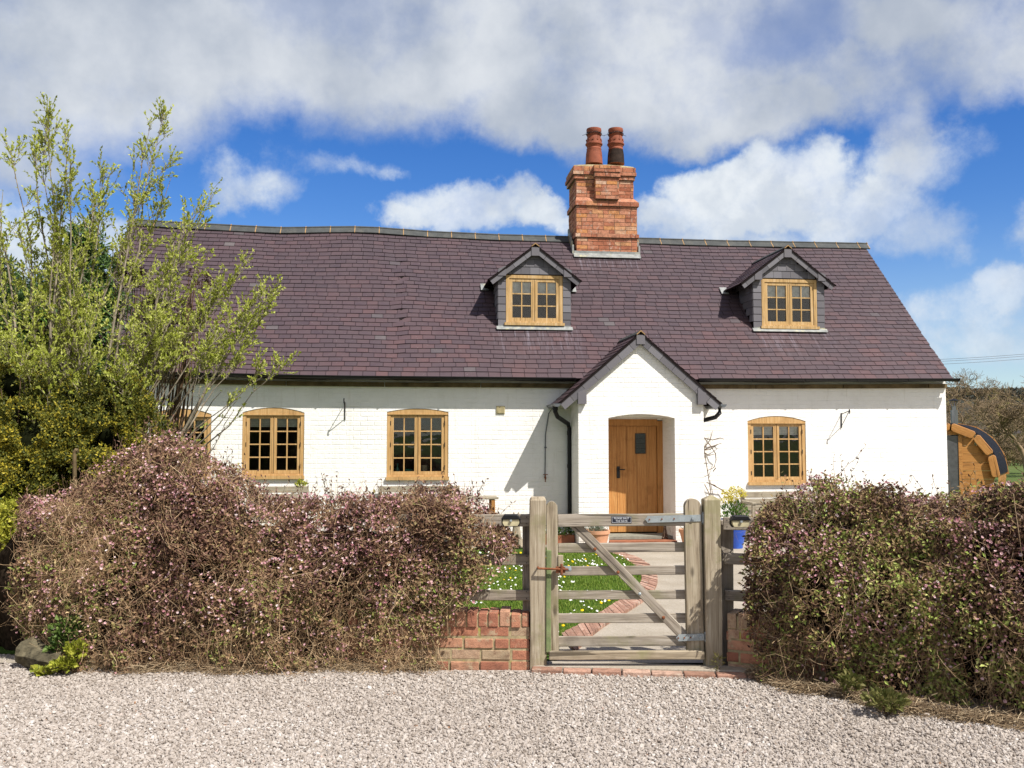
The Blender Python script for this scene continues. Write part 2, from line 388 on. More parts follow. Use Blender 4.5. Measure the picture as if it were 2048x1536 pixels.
M['grey'] = wood('weathered_fence_timber', (0.115, 0.092, 0.070), (0.31, 0.265, 0.21), (0.49, 0.44, 0.37), green=(0.20, 0.19, 0.10))
M['post'] = wood('weathered_post_timber', (0.135, 0.10, 0.062), (0.35, 0.29, 0.205), (0.51, 0.45, 0.34), green=(0.23, 0.22, 0.10))
M['bench'] = wood('bench_timber', (0.17, 0.14, 0.10), (0.32, 0.28, 0.21), (0.42, 0.38, 0.31))
M['saunawood'] = wood('stained_spruce', (0.20, 0.082, 0.022), (0.36, 0.165, 0.045), (0.46, 0.24, 0.08), rough=0.5)
M['eavewood'] = plain('old_eave_timber', (0.13, 0.095, 0.05), 0.9, 0.1, var=0.5, sc=5)
M['brick'] = brick_mat('chimney_brick', [(0.0, (0.33, 0.115, 0.065)), (0.4, (0.46, 0.185, 0.105)), (0.7, (0.53, 0.25, 0.155)), (0.9, (0.56, 0.25, 0.09)), (1.0, (0.60, 0.42, 0.31))])
M['gbrick'] = brick_mat('garden_brick', [(0.0, (0.34, 0.14, 0.09)), (0.35, (0.46, 0.20, 0.12)), (0.6, (0.53, 0.28, 0.175)), (0.8, (0.48, 0.31, 0.21)), (1.0, (0.40, 0.32, 0.20))], lichen=(0.46, 0.37, 0.24), dirt=0.3)
M['ebrick'] = brick_mat('edging_brick', [(0.0, (0.30, 0.17, 0.12)), (0.5, (0.44, 0.25, 0.18)), (1.0, (0.50, 0.34, 0.26))], lichen=(0.45, 0.38, 0.30), dirt=0.3)
M['mortar'] = plain('lime_mortar', (0.36, 0.29, 0.17), 0.95, 0.1, var=0.35, sc=20, bmp=0.5, spot=(0.36, 0.32, 0.08))
M['cmortar'] = plain('chimney_mortar', (0.24, 0.18, 0.13), 0.95, 0.1, var=0.35, sc=20, bmp=0.5)
M['underlay'] = plain('roof_underlay', (0.018, 0.014, 0.014), 0.95, 0.0, var=0.2)
M['dslate'] = plain('grey_dressed_slate', (0.095, 0.085, 0.095), 0.6, 0.3, var=0.22, sc=5, bmp=0.25)
def tileslate():
    m, t, b = mat('grey_hung_slate', 0.6, 0.3); v = coords(t)
    col = t.ramp(attr(t), [(0, (0.10, 0.095, 0.105)), (0.6, (0.14, 0.132, 0.145)), (1, (0.17, 0.165, 0.18))])
    col = t.mix(t.smooth(t.noise(v, 8, 6, 0.7), 0.5, 0.7, 0, 0.4), col, (0.15, 0.14, 0.13))
    t.put(b.inputs['Base Color'], col); bump(t, b, t.noise(v, 60, 5), 0.25, 0.004); return m
M['hslate'] = tileslate()
M['ridge'] = plain('grey_ridge_tile', (0.062, 0.066, 0.064), 0.75, 0.25, var=0.25, sc=6, spot=(0.09, 0.09, 0.08))
M['rmortar'] = plain('ridge_mortar', (0.33, 0.21, 0.10), 0.95, 0.1)
M['lead'] = plain('lead_flashing', (0.24, 0.25, 0.24), 0.55, 0.4, metal=0.15, var=0.35, sc=9, spot=(0.42, 0.40, 0.25))
M['black'] = plain('black_gutter_plastic', (0.008, 0.008, 0.009), 0.45, 0.3, var=0.3, bmp=0.0)
M['gutterwhite'] = plain('grey_gutter_stop', (0.10, 0.11, 0.12), 0.5, 0.5)
M['iron'] = plain('black_iron', (0.018, 0.017, 0.017), 0.5, 0.5, var=0.3, metal=0.4)
M['galv'] = plain('galvanised_steel', (0.33, 0.37, 0.38), 0.5, 0.5, metal=0.35, var=0.15, sc=25)
M['rust'] = plain('rusty_iron', (0.20, 0.075, 0.035), 0.9, 0.2, var=0.45, sc=40, bmp=0.6)
M['copper'] = plain('terracotta_pot_clay', (0.60, 0.32, 0.19), 0.85, 0.2, var=0.12, sc=8)
M['cpot'] = plain('chimney_pot_clay', (0.26, 0.078, 0.042), 0.75, 0.25, var=0.22, sc=7, spot=(0.16, 0.05, 0.03))
M['soot'] = plain('sooted_clay', (0.028, 0.018, 0.014), 0.9, 0.2, var=0.6, sc=9, spot=(0.12, 0.05, 0.03))
M['blue'] = plain('blue_glazed_pot', (0.016, 0.075, 0.42), 0.3, 0.6, var=0.2, sc=6, spot=(0.03, 0.12, 0.5), bmp=0.1)
M['stone'] = plain('weathered_stone', (0.32, 0.27, 0.20), 0.95, 0.1, var=0.4, sc=9, bmp=0.6)
M['stepstone'] = plain('slate_step', (0.22, 0.22, 0.18), 0.8, 0.2, var=0.3, sc=7)
M['tile'] = plain('red_quarry_tile', (0.28, 0.11, 0.06), 0.8, 0.2, var=0.3, sc=9)
M['mat'] = plain('coir_mat', (0.30, 0.15, 0.06), 0.98, 0.0, var=0.3, sc=40, bmp=0.9)
M['vent'] = plain('vent_plastic', (0.42, 0.36, 0.20), 0.7, 0.3)
M['cream'] = plain('cream_plastic', (0.50, 0.44, 0.27), 0.4, 0.5, bmp=0)
M['blind'] = plain('pale_blind', (0.80, 0.80, 0.74), 0.9, 0.1)
M['dblind'] = plain('olive_blind', (0.74, 0.74, 0.64), 0.9, 0.1)
M['room'] = plain('darkened_room_plaster', (0.085, 0.07, 0.06), 0.95, 0.1)  # plaster colour darkened so the rooms look unlit behind the glass
M['teal'] = plain('teal_glaze', (0.05, 0.30, 0.23), 0.3, 0.6)
M['sign'] = plain('sign_enamel', (0.010, 0.013, 0.028), 0.35, 0.5, bmp=0)
M['letter'] = plain('sign_white', (0.70, 0.72, 0.75), 0.5, 0.4, var=0.05, bmp=0)
M['steel'] = plain('stainless_flue', (0.22, 0.23, 0.24), 0.35, 0.5, metal=0.9, var=0.1, bmp=0.05)
M['shingle'] = plain('black_shingle', (0.012, 0.013, 0.018), 0.85, 0.08, var=0.5, sc=30, bmp=0.6)
M['log'] = plain('weathered_log_wood', (0.11, 0.095, 0.06), 0.95, 0.1, var=.6, sc=14, bmp=1.0, spot=(.03, .027, .02))
M['bark'] = plain('grey_bark', (0.24, 0.205, 0.15), 0.9, 0.15, var=0.4, sc=14, bmp=0.5)
M['barkb'] = plain('mossy_bark', (0.22, 0.16, 0.10), 0.95, 0.1, var=0.45, sc=3, bmp=0.3, spot=(0.24, 0.22, 0.07))
M['twig'] = plain('brown_twig', (0.13, 0.085, 0.05), 0.9, 0.1, var=0.3)
M['glassd'] = None
def glass():
    m = bpy.data.materials.new('window_glass'); m.use_nodes = True; t = NT(m.node_tree); t.n.clear()
    fr = t.new('ShaderNodeFresnel'); fr.inputs[0].default_value = 1.5
    tb = t.new('ShaderNodeBsdfTransparent'); tb.inputs[0].default_value = (0.96, 0.965, 0.96, 1)
    gl = t.new('ShaderNodeBsdfGlossy'); gl.inputs['Roughness'].default_value = 0.02
    bn = t.new('ShaderNodeBump'); bn.inputs['Strength'].default_value = 0.12; bn.inputs['Distance'].default_value = 0.02
    t.put(bn.inputs['Height'], t.noise(coords(t), 3.5, 2)); t.l.new(bn.outputs[0], gl.inputs['Normal'])
    mx = t.new('ShaderNodeMixShader'); t.put(mx.inputs[0], t.math('MULTIPLY_ADD', fr.outputs[0], 1.5, 0.0, clamp=True))
    t.l.new(tb.outputs[0], mx.inputs[1]); t.l.new(gl.outputs[0], mx.inputs[2])
    o = t.new('ShaderNodeOutputMaterial'); t.l.new(mx.outputs[0], o.inputs[0]); return m
M['glass'] = glass()

# ---------------------------------------------------------------- ground, drive, path, lawn
def ground_mat():
    m, t, b = mat('ground_turf', 0.95, 0.1); v = coords(t)
    col = t.ramp(t.noise(v, 0.02, 5), [(0.35, (0.05, 0.09, 0.02)), (0.5, (0.085, 0.13, 0.03)), (0.65, (0.12, 0.11, 0.05))])
    col = t.mix(t.smooth(t.noise(v, 6, 6, 0.7), 0.4, 0.7, 0, 0.5), col, (0.10, 0.085, 0.05))
    t.put(b.inputs['Base Color'], col); bump(t, b, t.noise(v, 30, 5), 0.5, 0.03); return m
MB().add([(-3000, -600, -0.03), (3000, -600, -0.03), (3000, 3500, -0.03), (-3000, 3500, -0.03)], [(0, 1, 2, 3)]).build('ground', ground_mat())
tag(bpy.data.objects['ground'], kind='structure')

def gravel_mat(name, st, bed=False):
    m, t, b = mat(name, 0.9, 0.2); v = coords(t)
    if bed:
        vo = t.new('ShaderNodeTexVoronoi'); t.put(vo.inputs['Vector'], v); vo.inputs['Scale'].default_value = 45
        s = t.new('ShaderNodeSeparateColor'); t.l.new(vo.outputs['Color'], s.inputs[0]); r = s.outputs[0]
        col = t.ramp(r, st); col = t.mix(t.smooth(vo.outputs['Distance'], 0.35, 0.75, 0, 0.6), col, (0.17, 0.14, 0.11))
        bump(t, b, vo.outputs['Distance'], -0.8, 0.012)
    else:
        col = t.ramp(attr(t), st); col = t.mix(t.smooth(t.noise(v, 130, 4, 0.7), 0.45, 0.7, 0, 0.3), col, (0.28, 0.24, 0.205))
        bump(t, b, t.noise(v, 220, 3, 0.6), 0.3, 0.002)
    t.put(b.inputs['Base Color'], col); return m
GST = [(0, (0.26, 0.22, 0.185)), (0.2, (0.34, 0.297, 0.257)), (0.55, (0.395, 0.348, 0.305)), (0.85, (0.445, 0.40, 0.355)), (0.98, (0.56, 0.53, 0.50)), (0.988, (0.38, 0.20, 0.11)), (1, (0.36, 0.2, 0.11))]
pd = [CF(-8, 2.0), CF(8, 2.0), CF(9, 8.2), CF(1.7, 7.12), CF(-0.5, 7.12), CF(-3.2, 7.12), CF(-4.5, 8.4), CF(-9, 12)]
pd = [CF(-14, -4), CF(14, -4)] + pd[2:]
def sheet(name, pts, z, m, kind='structure'):
    o = MB().add([(p[0], p[1], z) for p in pts], [tuple(range(len(pts)))]).build(name, m)
    return tag(o, kind=kind)
sheet('gravel_drive', pd, 0.0, gravel_mat('gravel_bed', GST, True))
# loose crushed stones lying on the drive
def stones():
    N = 155000
    Z = 4.35 + rng.random(N) ** 1.25 * 4.6; a = (rng.random(N) * 2 - 1) * (0.60 * Z + 0.1)
    lim = np.where(a > 1.75, 7.05 - (a - 1.75) * 1.05, np.where(a < -3.0, 7.15 + (-3.0 - a) * 0.9, 7.10)) + 0.12
    keep = (Z < lim) & ~((Z > 7.08) & (a > -0.9) & (a < 1.8)); Z, a = Z[keep], a[keep]; N = len(Z)
    C = np.stack([a * RT[0] + Z * HF[0], a * RT[1] + Z * HF[1], np.zeros(N)], 1)
    g = (1 + 5 ** .5) / 2
    I = np.array([(-1, g, 0), (1, g, 0), (-1, -g, 0), (1, -g, 0), (0, -1, g), (0, 1, g), (0, -1, -g), (0, 1, -g), (g, 0, -1), (g, 0, 1), (-g, 0, -1), (-g, 0, 1)]) / 1.9
    T = np.array([(0, 11, 5), (0, 5, 1), (0, 1, 7), (0, 7, 10), (0, 10, 11), (1, 5, 9), (5, 11, 4), (11, 10, 2), (10, 7, 6), (7, 1, 8), (3, 9, 4), (3, 4, 2), (3, 2, 6), (3, 6, 8), (3, 8, 9), (4, 9, 5), (2, 4, 11), (6, 2, 10), (8, 6, 7), (9, 8, 1)])
    s = np.exp(rng.normal(math.log(0.0079), 0.33, N)); s = np.clip(s, 0.004, 0.016)
    sc = s[:, None] * np.stack([rng.uniform(.8, 1.5, N), rng.uniform(.7, 1.1, N), rng.uniform(.5, .9, N)], 1)
    V = I[None] * (1 + rng.normal(size=(N, 12, 1)) * 0.17) * sc[:, None]
    # random rotation
    q = rng.normal(size=(N, 4)); q[:, 1:3] *= 0.35; q /= np.linalg.norm(q, axis=1, keepdims=True); w, x, y, z = q.T
    Rm = np.stack([1 - 2 * (y * y + z * z), 2 * (x * y - z * w), 2 * (x * z + y * w), 2 * (x * y + z * w), 1 - 2 * (x * x + z * z), 2 * (y * z - x * w), 2 * (x * z - y * w), 2 * (y * z + x * w), 1 - 2 * (x * x + y * y)], 1).reshape(N, 3, 3)
    V = np.einsum('nij,nkj->nki', Rm, V) + C[:, None]; V[:, :, 2] += (0.001 + rng.random(N) * 0.008)[:, None]
    F = (T[None] + (np.arange(N) * 12)[:, None, None]).reshape(-1, 3)
    o = bulk('gravel', V, F, gravel_mat('limestone_chippings', GST), rnd=np.repeat(np.clip(rng.random(N) * np.where(rng.random(N) < .985, .985, 1.0) - .25 * np.clip(nz(C, .9, 3) + .1, 0, 1), 0, 1), 20))
    tag(o, 'loose pale limestone chippings covering the drive', 'gravel', kind='stuff')
stones()

def conc_mat():
    m, t, b = mat('path_concrete', 0.95, 0.1); v = coords(t)
    col = t.ramp(t.noise(v, 1.5, 7, 0.7), [(0.3, (0.30, 0.26, 0.20)), (0.7, (0.42, 0.375, 0.31))])
    col = t.mix(t.smooth(t.noise(v, 60, 5, 0.7), 0.45, 0.7, 0, 0.6), col, (0.20, 0.165, 0.12))
    t.put(b.inputs['Base Color'], col); bump(t, b, t.noise(v, 110, 4, 0.7), 0.5, 0.006); return m
M['conc'] = conc_mat()
sheet('garden_path', [CF(-6, 7.3), CF(6.5, 7.3), (15, 14.9, 0), (15, 15.5, 0), (-12, 15.5, 0), (-12, 9, 0)], 0.012, M['conc'])
lawn_px = [(1123, 1292), (1122, 1275), (1170, 1250), (1230, 1213), (1270, 1187), (1287, 1162), (1272, 1136), (1232, 1112), (1180, 1099), (1120, 1097)]
brk_px = [(1150, 1310), (1190, 1262), (1252, 1227), (1300, 1196), (1316, 1163), (1298, 1133), (1258, 1112), (1218, 1101)]
def chaikin(L, k=2):
    for _ in range(k): L = [L[0]] + [q for a, b in zip(L[:-1], L[1:]) for q in ((a[0] * .75 + b[0] * .25, a[1] * .75 + b[1] * .25), (a[0] * .25 + b[0] * .75, a[1] * .25 + b[1] * .75))] + [L[-1]]
    return L
lawn_px = lawn_px[:1] + chaikin(lawn_px[1:9]) + lawn_px[9:]; brk_px = chaikin([(1150, 1310), (1195, 1265), (1255, 1228), (1302, 1197), (1320, 1163), (1303, 1134), (1262, 1113), (1212, 1100)])
lp = [gp(*p) for p in lawn_px]; lawn_poly = [CF(0.35, 7.35)] + lp[1:] + [CF(-8, 14.4), CF(-8, 8.2), CF(-3, 7.4)]
def lawn_mat():
    m, t, b = mat('lawn_turf', 0.95, 0.1); v = coords(t)
    t.put(b.inputs['Base Color'], t.ramp(t.noise(v, 14, 5), [(0.3, (0.035, 0.075, 0.012)), (0.7, (0.075, 0.13, 0.02))])); return m
sheet('lawn', lawn_poly, 0.020, lawn_mat())
def inpoly(x, y, poly):
    c = np.zeros(len(x), bool); n = len(poly); j = n - 1
    for i in range(n):
        xi, yi, xj, yj = poly[i][0], poly[i][1], poly[j][0], poly[j][1]
        c ^= ((yi > y) != (yj > y)) & (x < (xj - xi) * (y - yi) / (yj - yi + 1e-12) + xi); j = i
    return c
def grass():
    N = 110000
    Z = rng.uniform(7.5, 14.2, N); a = rng.uniform(-1.5, 2.1, N); P = np.stack([a * RT[0] + Z * HF[0], a * RT[1] + Z * HF[1], np.full(N, 0.018)], 1)
    P = P[inpoly(P[:, 0], P[:, 1], lawn_poly)]; N = len(P)
    D = rng.normal(size=(N, 3)) * 0.45; D[:, 2] = 1
    clump = 0.7 + 0.6 * nz(P, 3.0)
    V, F = leaf_quads(P, D, rng.uniform(0.03, 0.075, N) * clump, 0.007, 0.2)
    o = bulk('lawn_grass', V, F, leaf_mat('grass_blade', [(0, (0.07, 0.14, 0.015)), (0.5, (0.17, 0.28, 0.03)), (1, (0.34, 0.40, 0.09))], 0.35), rnd=np.repeat(rng.random(N), 2))
    tag(o, 'short green lawn grass seen behind the gate', 'grass', kind='stuff')
    def flw(name, n, size, col, lab, zz):
        Z = rng.uniform(8.2, 13.9, n * 3); a = rng.uniform(-1.4, 2.0, n * 3)
        P = np.stack([a * RT[0] + Z * HF[0], a * RT[1] + Z * HF[1], np.full(n * 3, zz)], 1)
        P = P[inpoly(P[:, 0], P[:, 1], lawn_poly)]; P = P[(nz(P, 1.1, 5) > -0.12)][:n]; n = len(P)
        P[:, 2] += rng.uniform(0, 0.03, n); q = np.arange(7) * 2 * np.pi / 7
        s = rng.uniform(0.7, 1.15, n)[:, None] * size
        tl = rng.normal(size=(n, 2)) * 0.25 + np.array([0.0, -0.45])
        dx, dy = np.cos(q)[None] * s, np.sin(q)[None] * s
        V = np.stack([P[:, 0:1] + dx, P[:, 1:2] + dy, P[:, 2:3] - dx * tl[:, 0:1] - dy * tl[:, 1:2]], 2)
        top = (P + np.array([0, 0, size * 0.5]))[:, None]
        V = np.concatenate([V, top], 1)
        F = np.array([(i, (i + 1) % 7, 7) for i in range(7)])[None] + (np.arange(n) * 8)[:, None, None]
        o = bulk(name, V.reshape(-1, 3), F.reshape(-1, 3), plain(name + '_petal', col, 0.8, 0.1, var=0.1, bmp=0))
        tag(o, lab, 'flowers', kind='stuff')
    flw('daisies', 420, 0.012, (0.75, 0.75, 0.72), 'white daisies dotted over the lawn', 0.06)
    flw('dandelions', 75, 0.015, (0.75, 0.48, 0.01), 'yellow dandelions dotted over the lawn', 0.055)
grass()
# curved brick lawn edging: individual bricks set flat across the curve
def brick_edge():
    inn = [gp(*p) for p in lawn_px[1:-1]]; out = [gp(*p) for p in brk_px]
    def resample(pl, n):
        d = [0]
        for i in range(1, len(pl)): d.append(d[-1] + (pl[i] - pl[i - 1]).length)
        r = []
        for k in range(n):
            s = d[-1] * k / (n - 1); i = max(j for j in range(len(d)) if d[j] <= s + 1e-9); i = min(i, len(pl) - 2)
            u = (s - d[i]) / (d[i + 1] - d[i] + 1e-9); r.append(pl[i].lerp(pl[i + 1], u))
        return r
    n = 84; A = resample(inn, n); B = resample(out, n); mb = MB()
    for i in range(n - 1):
        a0, a1, b0, b1 = A[i], A[i + 1], B[i], B[i + 1]
        a0 = a0.lerp(a1, 0.08); b0 = b0.lerp(b1, 0.08)
        h = Vector((0, 0, 0.035 + random.random() * 0.012))
        cut = [0, 0.48, 1.0] if i % 2 else [0, 1.0]
        for c in range(len(cut) - 1):
            q = [a0.lerp(b0, cut[c] + 0.01), a1.lerp(b1, cut[c] + 0.01), a1.lerp(b1, cut[c + 1] - 0.01), a0.lerp(b0, cut[c + 1] - 0.01)]
            mb.extr(q, h, random.random())
    o = mb.build('brick_lawn_edging', M['ebrick'])
    tag(o, 'curved row of worn red bricks between the lawn and the concrete path', 'edging')
brick_edge()

# ---------------------------------------------------------------- brick laying and slating
def lay(mb, O, U, V, Nn, w, h, bl=0.225, bh=0.075, mo=0.010, proud=0.006, depth=0.06, jit=0.003, stagger=0.5, m=0):
    U, V, Nn, O = Vector(U).normalized(), Vector(V).normalized(), Vector(Nn).normalized(), Vector(O)
    rows = max(1, round(h / (bh + mo))); rh = h / rows
    for r in range(rows):
        x = -(bl + mo) * (stagger if r % 2 else 0.0) - 0.02 * random.random()
        while x < w:
            L = bl if random.random() > 0.22 else bl * 0.47
            x0, x1 = max(0, x), min(w, x + L)
            if x1 - x0 > 0.025:
                p = proud + random.uniform(-jit, jit)
                o = O + U * (x0 + random.random() * jit) + V * (r * rh + mo / 2 + random.uniform(-jit, jit) * 0.5) - Nn * depth
                tw = Nn * (depth + p)
                mb.ob(o, U * (x1 - x0), V * (rh - mo), tw, random.random(), m)
            x += L + mo
def slates(mb, fn, L, H, exp=0.122, w=0.205, skip=None, th=0.014, bias=None, over=0.02):
    rows = int(round(H / exp)); exp = H / rows
    for r in range(rows):
        x = -w * (0.5 if r % 2 else 0) + random.uniform(-0.01, 0.01)
        while x < L:
            ww = w * random.uniform(0.93, 1.07)
            x0, x1 = max(0, x + 0.0035), min(L, x + ww - 0.0035); x += ww
            if x1 - x0 < 0.02: continue
            t0 = r * exp - (over if r == 0 else 0) + random.uniform(-0.004, 0.004); t1 = min(H, (r + 1.12) * exp)
            xc, tc = (x0 + x1) / 2, (t0 + t1) / 2
            if skip and skip(xc, tc): continue
            a, b_, c, d = fn(x0, t0), fn(x1, t0), fn(x1, t1), fn(x0, t1)
            n = (b_ - a).cross(d - a).normalized(); k = th + random.random() * 0.004; j0 = random.uniform(-.0015, .0015)
            P = [a + n * (k + j0), b_ + n * (k - j0), c + n * 0.002, d + n * 0.002, a, b_]
            q = random.random()
            if bias: q = bias(xc, tc, q)
            mb.add(P, [(0, 1, 2, 3), (4, 5, 1, 0)], q)

# ---------------------------------------------------------------- the cottage
YW, YP, YE, YR = 15.55, 14.83, 15.36, 18.35
def ilin(xs, zs): return lambda x: float(np.interp(x, xs, zs))
rp = [at(x, y, YR) for x, y in [(255, 443), (400, 452), (560, 460), (700, 458), (760, 460), (850, 467), (1000, 474), (1140, 478), (1280, 481), (1450, 486), (1728, 491)]]
ep = [at(x, y, YE) for x, y in [(150, 741), (370, 746), (640, 752), (900, 754), (1170, 756), (1400, 758), (1650, 758), (1905, 757)]]
XL, XR = (at(150, 745, YE).x + at(255, 443, YR).x) / 2, at(1905, 757, YE).x
ridge_z = ilin([p.x for p in rp], [p.z for p in rp]); eave_z = ilin([p.x for p in ep], [p.z for p in ep])
XRr = at(1728, 491, YR).x
LROOF = XR - XL
def rf(s, t, H=4.25):
    u = t / H; x = XL + s
    if x > XR - 2: x = x + (XRr - XR) * u * max(0, (x - (XR - 2)) / 2)
    sag = -0.05 * math.sin(math.pi * min(1, max(0, u))) * (1 if XL + s < 0 else 0.4)
    return Vector((x, YE + (YR - YE) * u, eave_z(x) * (1 - u) + ridge_z(x) * u + sag + 0.006 * math.sin(s * 3.1 + t * 2)))
HR = 4.25
def roof_hit(px, py):
    r = ray(px, py); o = Vector((0, 0, CH)); d = Vector(r)
    lo, hi = YE / d.y, YR / d.y
    for _ in range(50):
        m_ = (lo + hi) / 2; p = o + d * m_; u = (p.y - YE) / (YR - YE); zr = eave_z(p.x) * (1 - u) + ridge_z(p.x) * u
        if p.z < zr: hi = m_       # ray passed under the roof
        else: lo = m_
    return p
def roof_y(x, z):   # y at which the main roof reaches height z
    return YE + (z - eave_z(x)) / (ridge_z(x) - eave_z(x)) * (YR - YE)

DORM = [dict(bx=(996, 1141), by=656, win=(1012, 1125, 551, 648), apex=(1070, 489), el=(978, 560), er=(1163, 560), lab='left dormer'),
        dict(bx=(1506, 1648), by=660, win=(1523, 1633, 559, 655), apex=(1576, 493), el=(1482, 568), er=(1671, 569), lab='right dormer')]
for d in DORM:
    p = roof_hit((d['bx'][0] + d['bx'][1]) / 2, d['by']); d['Y'] = p.y
    d['x0'] = at(d['bx'][0], 600, p.y).x; d['x1'] = at(d['bx'][1], 600, p.y).x; d['z0'] = p.z
    d['ap'] = at(*d['apex'], p.y - 0.10); d['L'] = at(*d['el'], p.y - 0.10); d['Rr'] = at(*d['er'], p.y - 0.10)
    cx = d['ap'].x; hw = (d['Rr'].x - d['L'].x) / 2; ez = (d['L'].z + d['Rr'].z) / 2; d['cx'] = (d['L'].x + d['Rr'].x) / 2; d['hw'] = hw; d['ez'] = ez; d['az'] = d['ap'].z
STAINS = [(d['cx'], 0.85, d['z0'] + 0.02, d['z0'] - 0.75) for d in DORM] + [(at(1213, 515, 17.8).x, 0.75, at(1213, 515, 17.8).z, at(1213, 515, 17.8).z - 0.5)]
CX0 = at(1024, 800, YW).x
M['slate'] = slate_mat()

cott = empty('cottage', (at(1024, 800, YW).x, YW, 0), 'long white painted brick cottage with purple slate roof, two dormers and gabled porch', 'cottage')
# windows in the front wall: x0, x1, spring y, apex y, bottom y (photo px on wall plane)
WINS = [(300, 423, 828, 817, 958), (485, 609, 825, 815, 958), (774, 897, 824, 817, 960), (1495, 1611, 842, 832, 970)]
def arc_pts(x0, x1, zs, za, n=10):
    w = (x1 - x0) / 2; h = za - zs; Rr = (w * w + h * h) / (2 * h); cz = za - Rr; cx = (x0 + x1) / 2; a = math.asin(w / Rr)
    return [(cx + Rr * math.sin(a - 2 * a * i / n), cz + Rr * math.cos(a - 2 * a * i / n)) for i in range(n + 1)]  # right -> left
def holed_wall(mb, outer, holes, y0, y1, m_in=1):
    polys = [[Vector((x, z, 0)) for x, z in outer]] + [[Vector((x, z, 0)) for x, z in h] for h in holes]
    tri = tessellate_polygon(polys); flat = [p for pl in polys for p in pl]
    b = len(mb.v); n = len(flat)
    mb.v += [(p.x, y0, p.y) for p in flat] + [(p.x, y1, p.y) for p in flat]
    for t in tri:
        a, b2, c = [flat[i] for i in t]
        cr = (b2.x - a.x) * (c.y - a.y) - (b2.y - a.y) * (c.x - a.x)
        t = tuple(t) if cr > 0 else tuple(t)[::-1]
        mb.f.append(tuple(b + i for i in t)); mb.r.append(.5); mb.m.append(0)
        mb.f.append(tuple(b + n + i for i in t[::-1])); mb.r.append(.5); mb.m.append(m_in)
    s = 0
    for pl in polys:
        k = len(pl)
        for i in range(k): 
            mb.f.append((b + s + i, b + s + (i + 1) % k, b + n + s + (i + 1) % k, b + n + s + i)); mb.r.append(.5); mb.m.append(0)
        s += k
wl, wr = at(163, 850, YW).x, at(1893, 850, YW).x
holes = []; WD = []
for (x0, x1, ys, ya, yb) in WINS:
    xm = (x0 + x1) / 2
    X0, X1 = at(x0, ys, YW).x, at(x1, ys, YW).x; zs, za, zb = at(xm, ys, YW).z, at(xm, ya, YW).z, at(xm, yb, YW).z
    WD.append((X0, X1, zs, za, zb)); holes.append([(X0, zb), (X1, zb)] + arc_pts(X0, X1, zs, za))
pxl, pxr = at(1157, 900, YP).x, at(1408, 900, YP).x                  # porch walls
pdl, pdr = at(1217, 900, YP).x, at(1350, 900, YP).x                  # door opening in porch front
dz_s, dz_a = at(1283, 836, YP).z, at(1283, 828, YP).z
dh = [(pdl - 0.02, 0.10), (pdr + 0.02, 0.10), (pdr + 0.02, dz_s - 0.02), (pdl - 0.02, dz_s - 0.02)]
holes.append(dh)
wt = lambda x: eave_z(x) + 0.12
top = [(x, wt(x)) for x in np.linspace(wr, wl, 14)]
mb = MB(); holed_wall(mb, [(wl, 0), (wr, 0)] + top, holes, YW, YW + 0.32)
YB = 2 * YR - YW
for x, s in ((wl, 1), (wr, -1)):   # gable end walls
    e_, r_ = eave_z(x), ridge_z(x)
    P = [(x, YW + 0.322, 0), (x, YB, 0), (x, YB, e_ + .1), (x, YR, r_ - 0.10), (x, YW + 0.322, e_ + 0.32)]
    mb.extr(P, (0.3 * s, 0, 0))
mb.box(wl + .301, wr - .301, YB - 0.3, YB, 0, eave_z(0) + .1)
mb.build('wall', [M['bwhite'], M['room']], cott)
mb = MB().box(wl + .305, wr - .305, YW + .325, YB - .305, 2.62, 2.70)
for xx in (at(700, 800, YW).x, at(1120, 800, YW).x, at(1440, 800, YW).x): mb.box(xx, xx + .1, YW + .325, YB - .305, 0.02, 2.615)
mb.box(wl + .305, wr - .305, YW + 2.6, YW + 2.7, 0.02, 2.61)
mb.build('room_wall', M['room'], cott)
mb = MB().box(wl + 0.01, wr - 0.01, YW - 0.03, YW - 0.002, 2.72, 2.80)
mb = MB()
for i, x in enumerate(np.arange(wl, wr - 0.2, 1.6)):
    x1 = min(x + 1.585, wr); mb.ob((x, YW - 0.055, eave_z(x) - 0.16), (x1 - x, 0, eave_z(x1) - eave_z(x)), (0, 0.053, 0), (0, 0, 0.075))
mb.build('wall_plate', M['eavewood'], cott)
# roof underlay with openings at the dormers, back slope, slates
def in_dormer(x, y, m_=0.1): return any(d['x0'] + m_ < x < d['x1'] - m_ and y > d['Y'] + m_ and y < roof_y(x, d['az'] - abs(x - d['cx']) * (d['az'] - d['ez']) / d['hw']) - .16 for d in DORM)
mb = MB(); NX, NTt = 190, 40
G = {}
for i in range(NX + 1):
    for j in range(NTt + 1):
        p = rf(LROOF * i / NX, HR * j / NTt); G[i, j] = len(mb.v); mb.v.append((p.x, p.y + .004, p.z - 0.006))
for i in range(NX):
    for j in range(NTt):
        p = rf(LROOF * (i + .5) / NX, HR * (j + .5) / NTt)
        if in_dormer(p.x, p.y): continue
        mb.f.append((G[i, j], G[i + 1, j], G[i + 1, j + 1], G[i, j + 1])); mb.r.append(.5); mb.m.append(0)
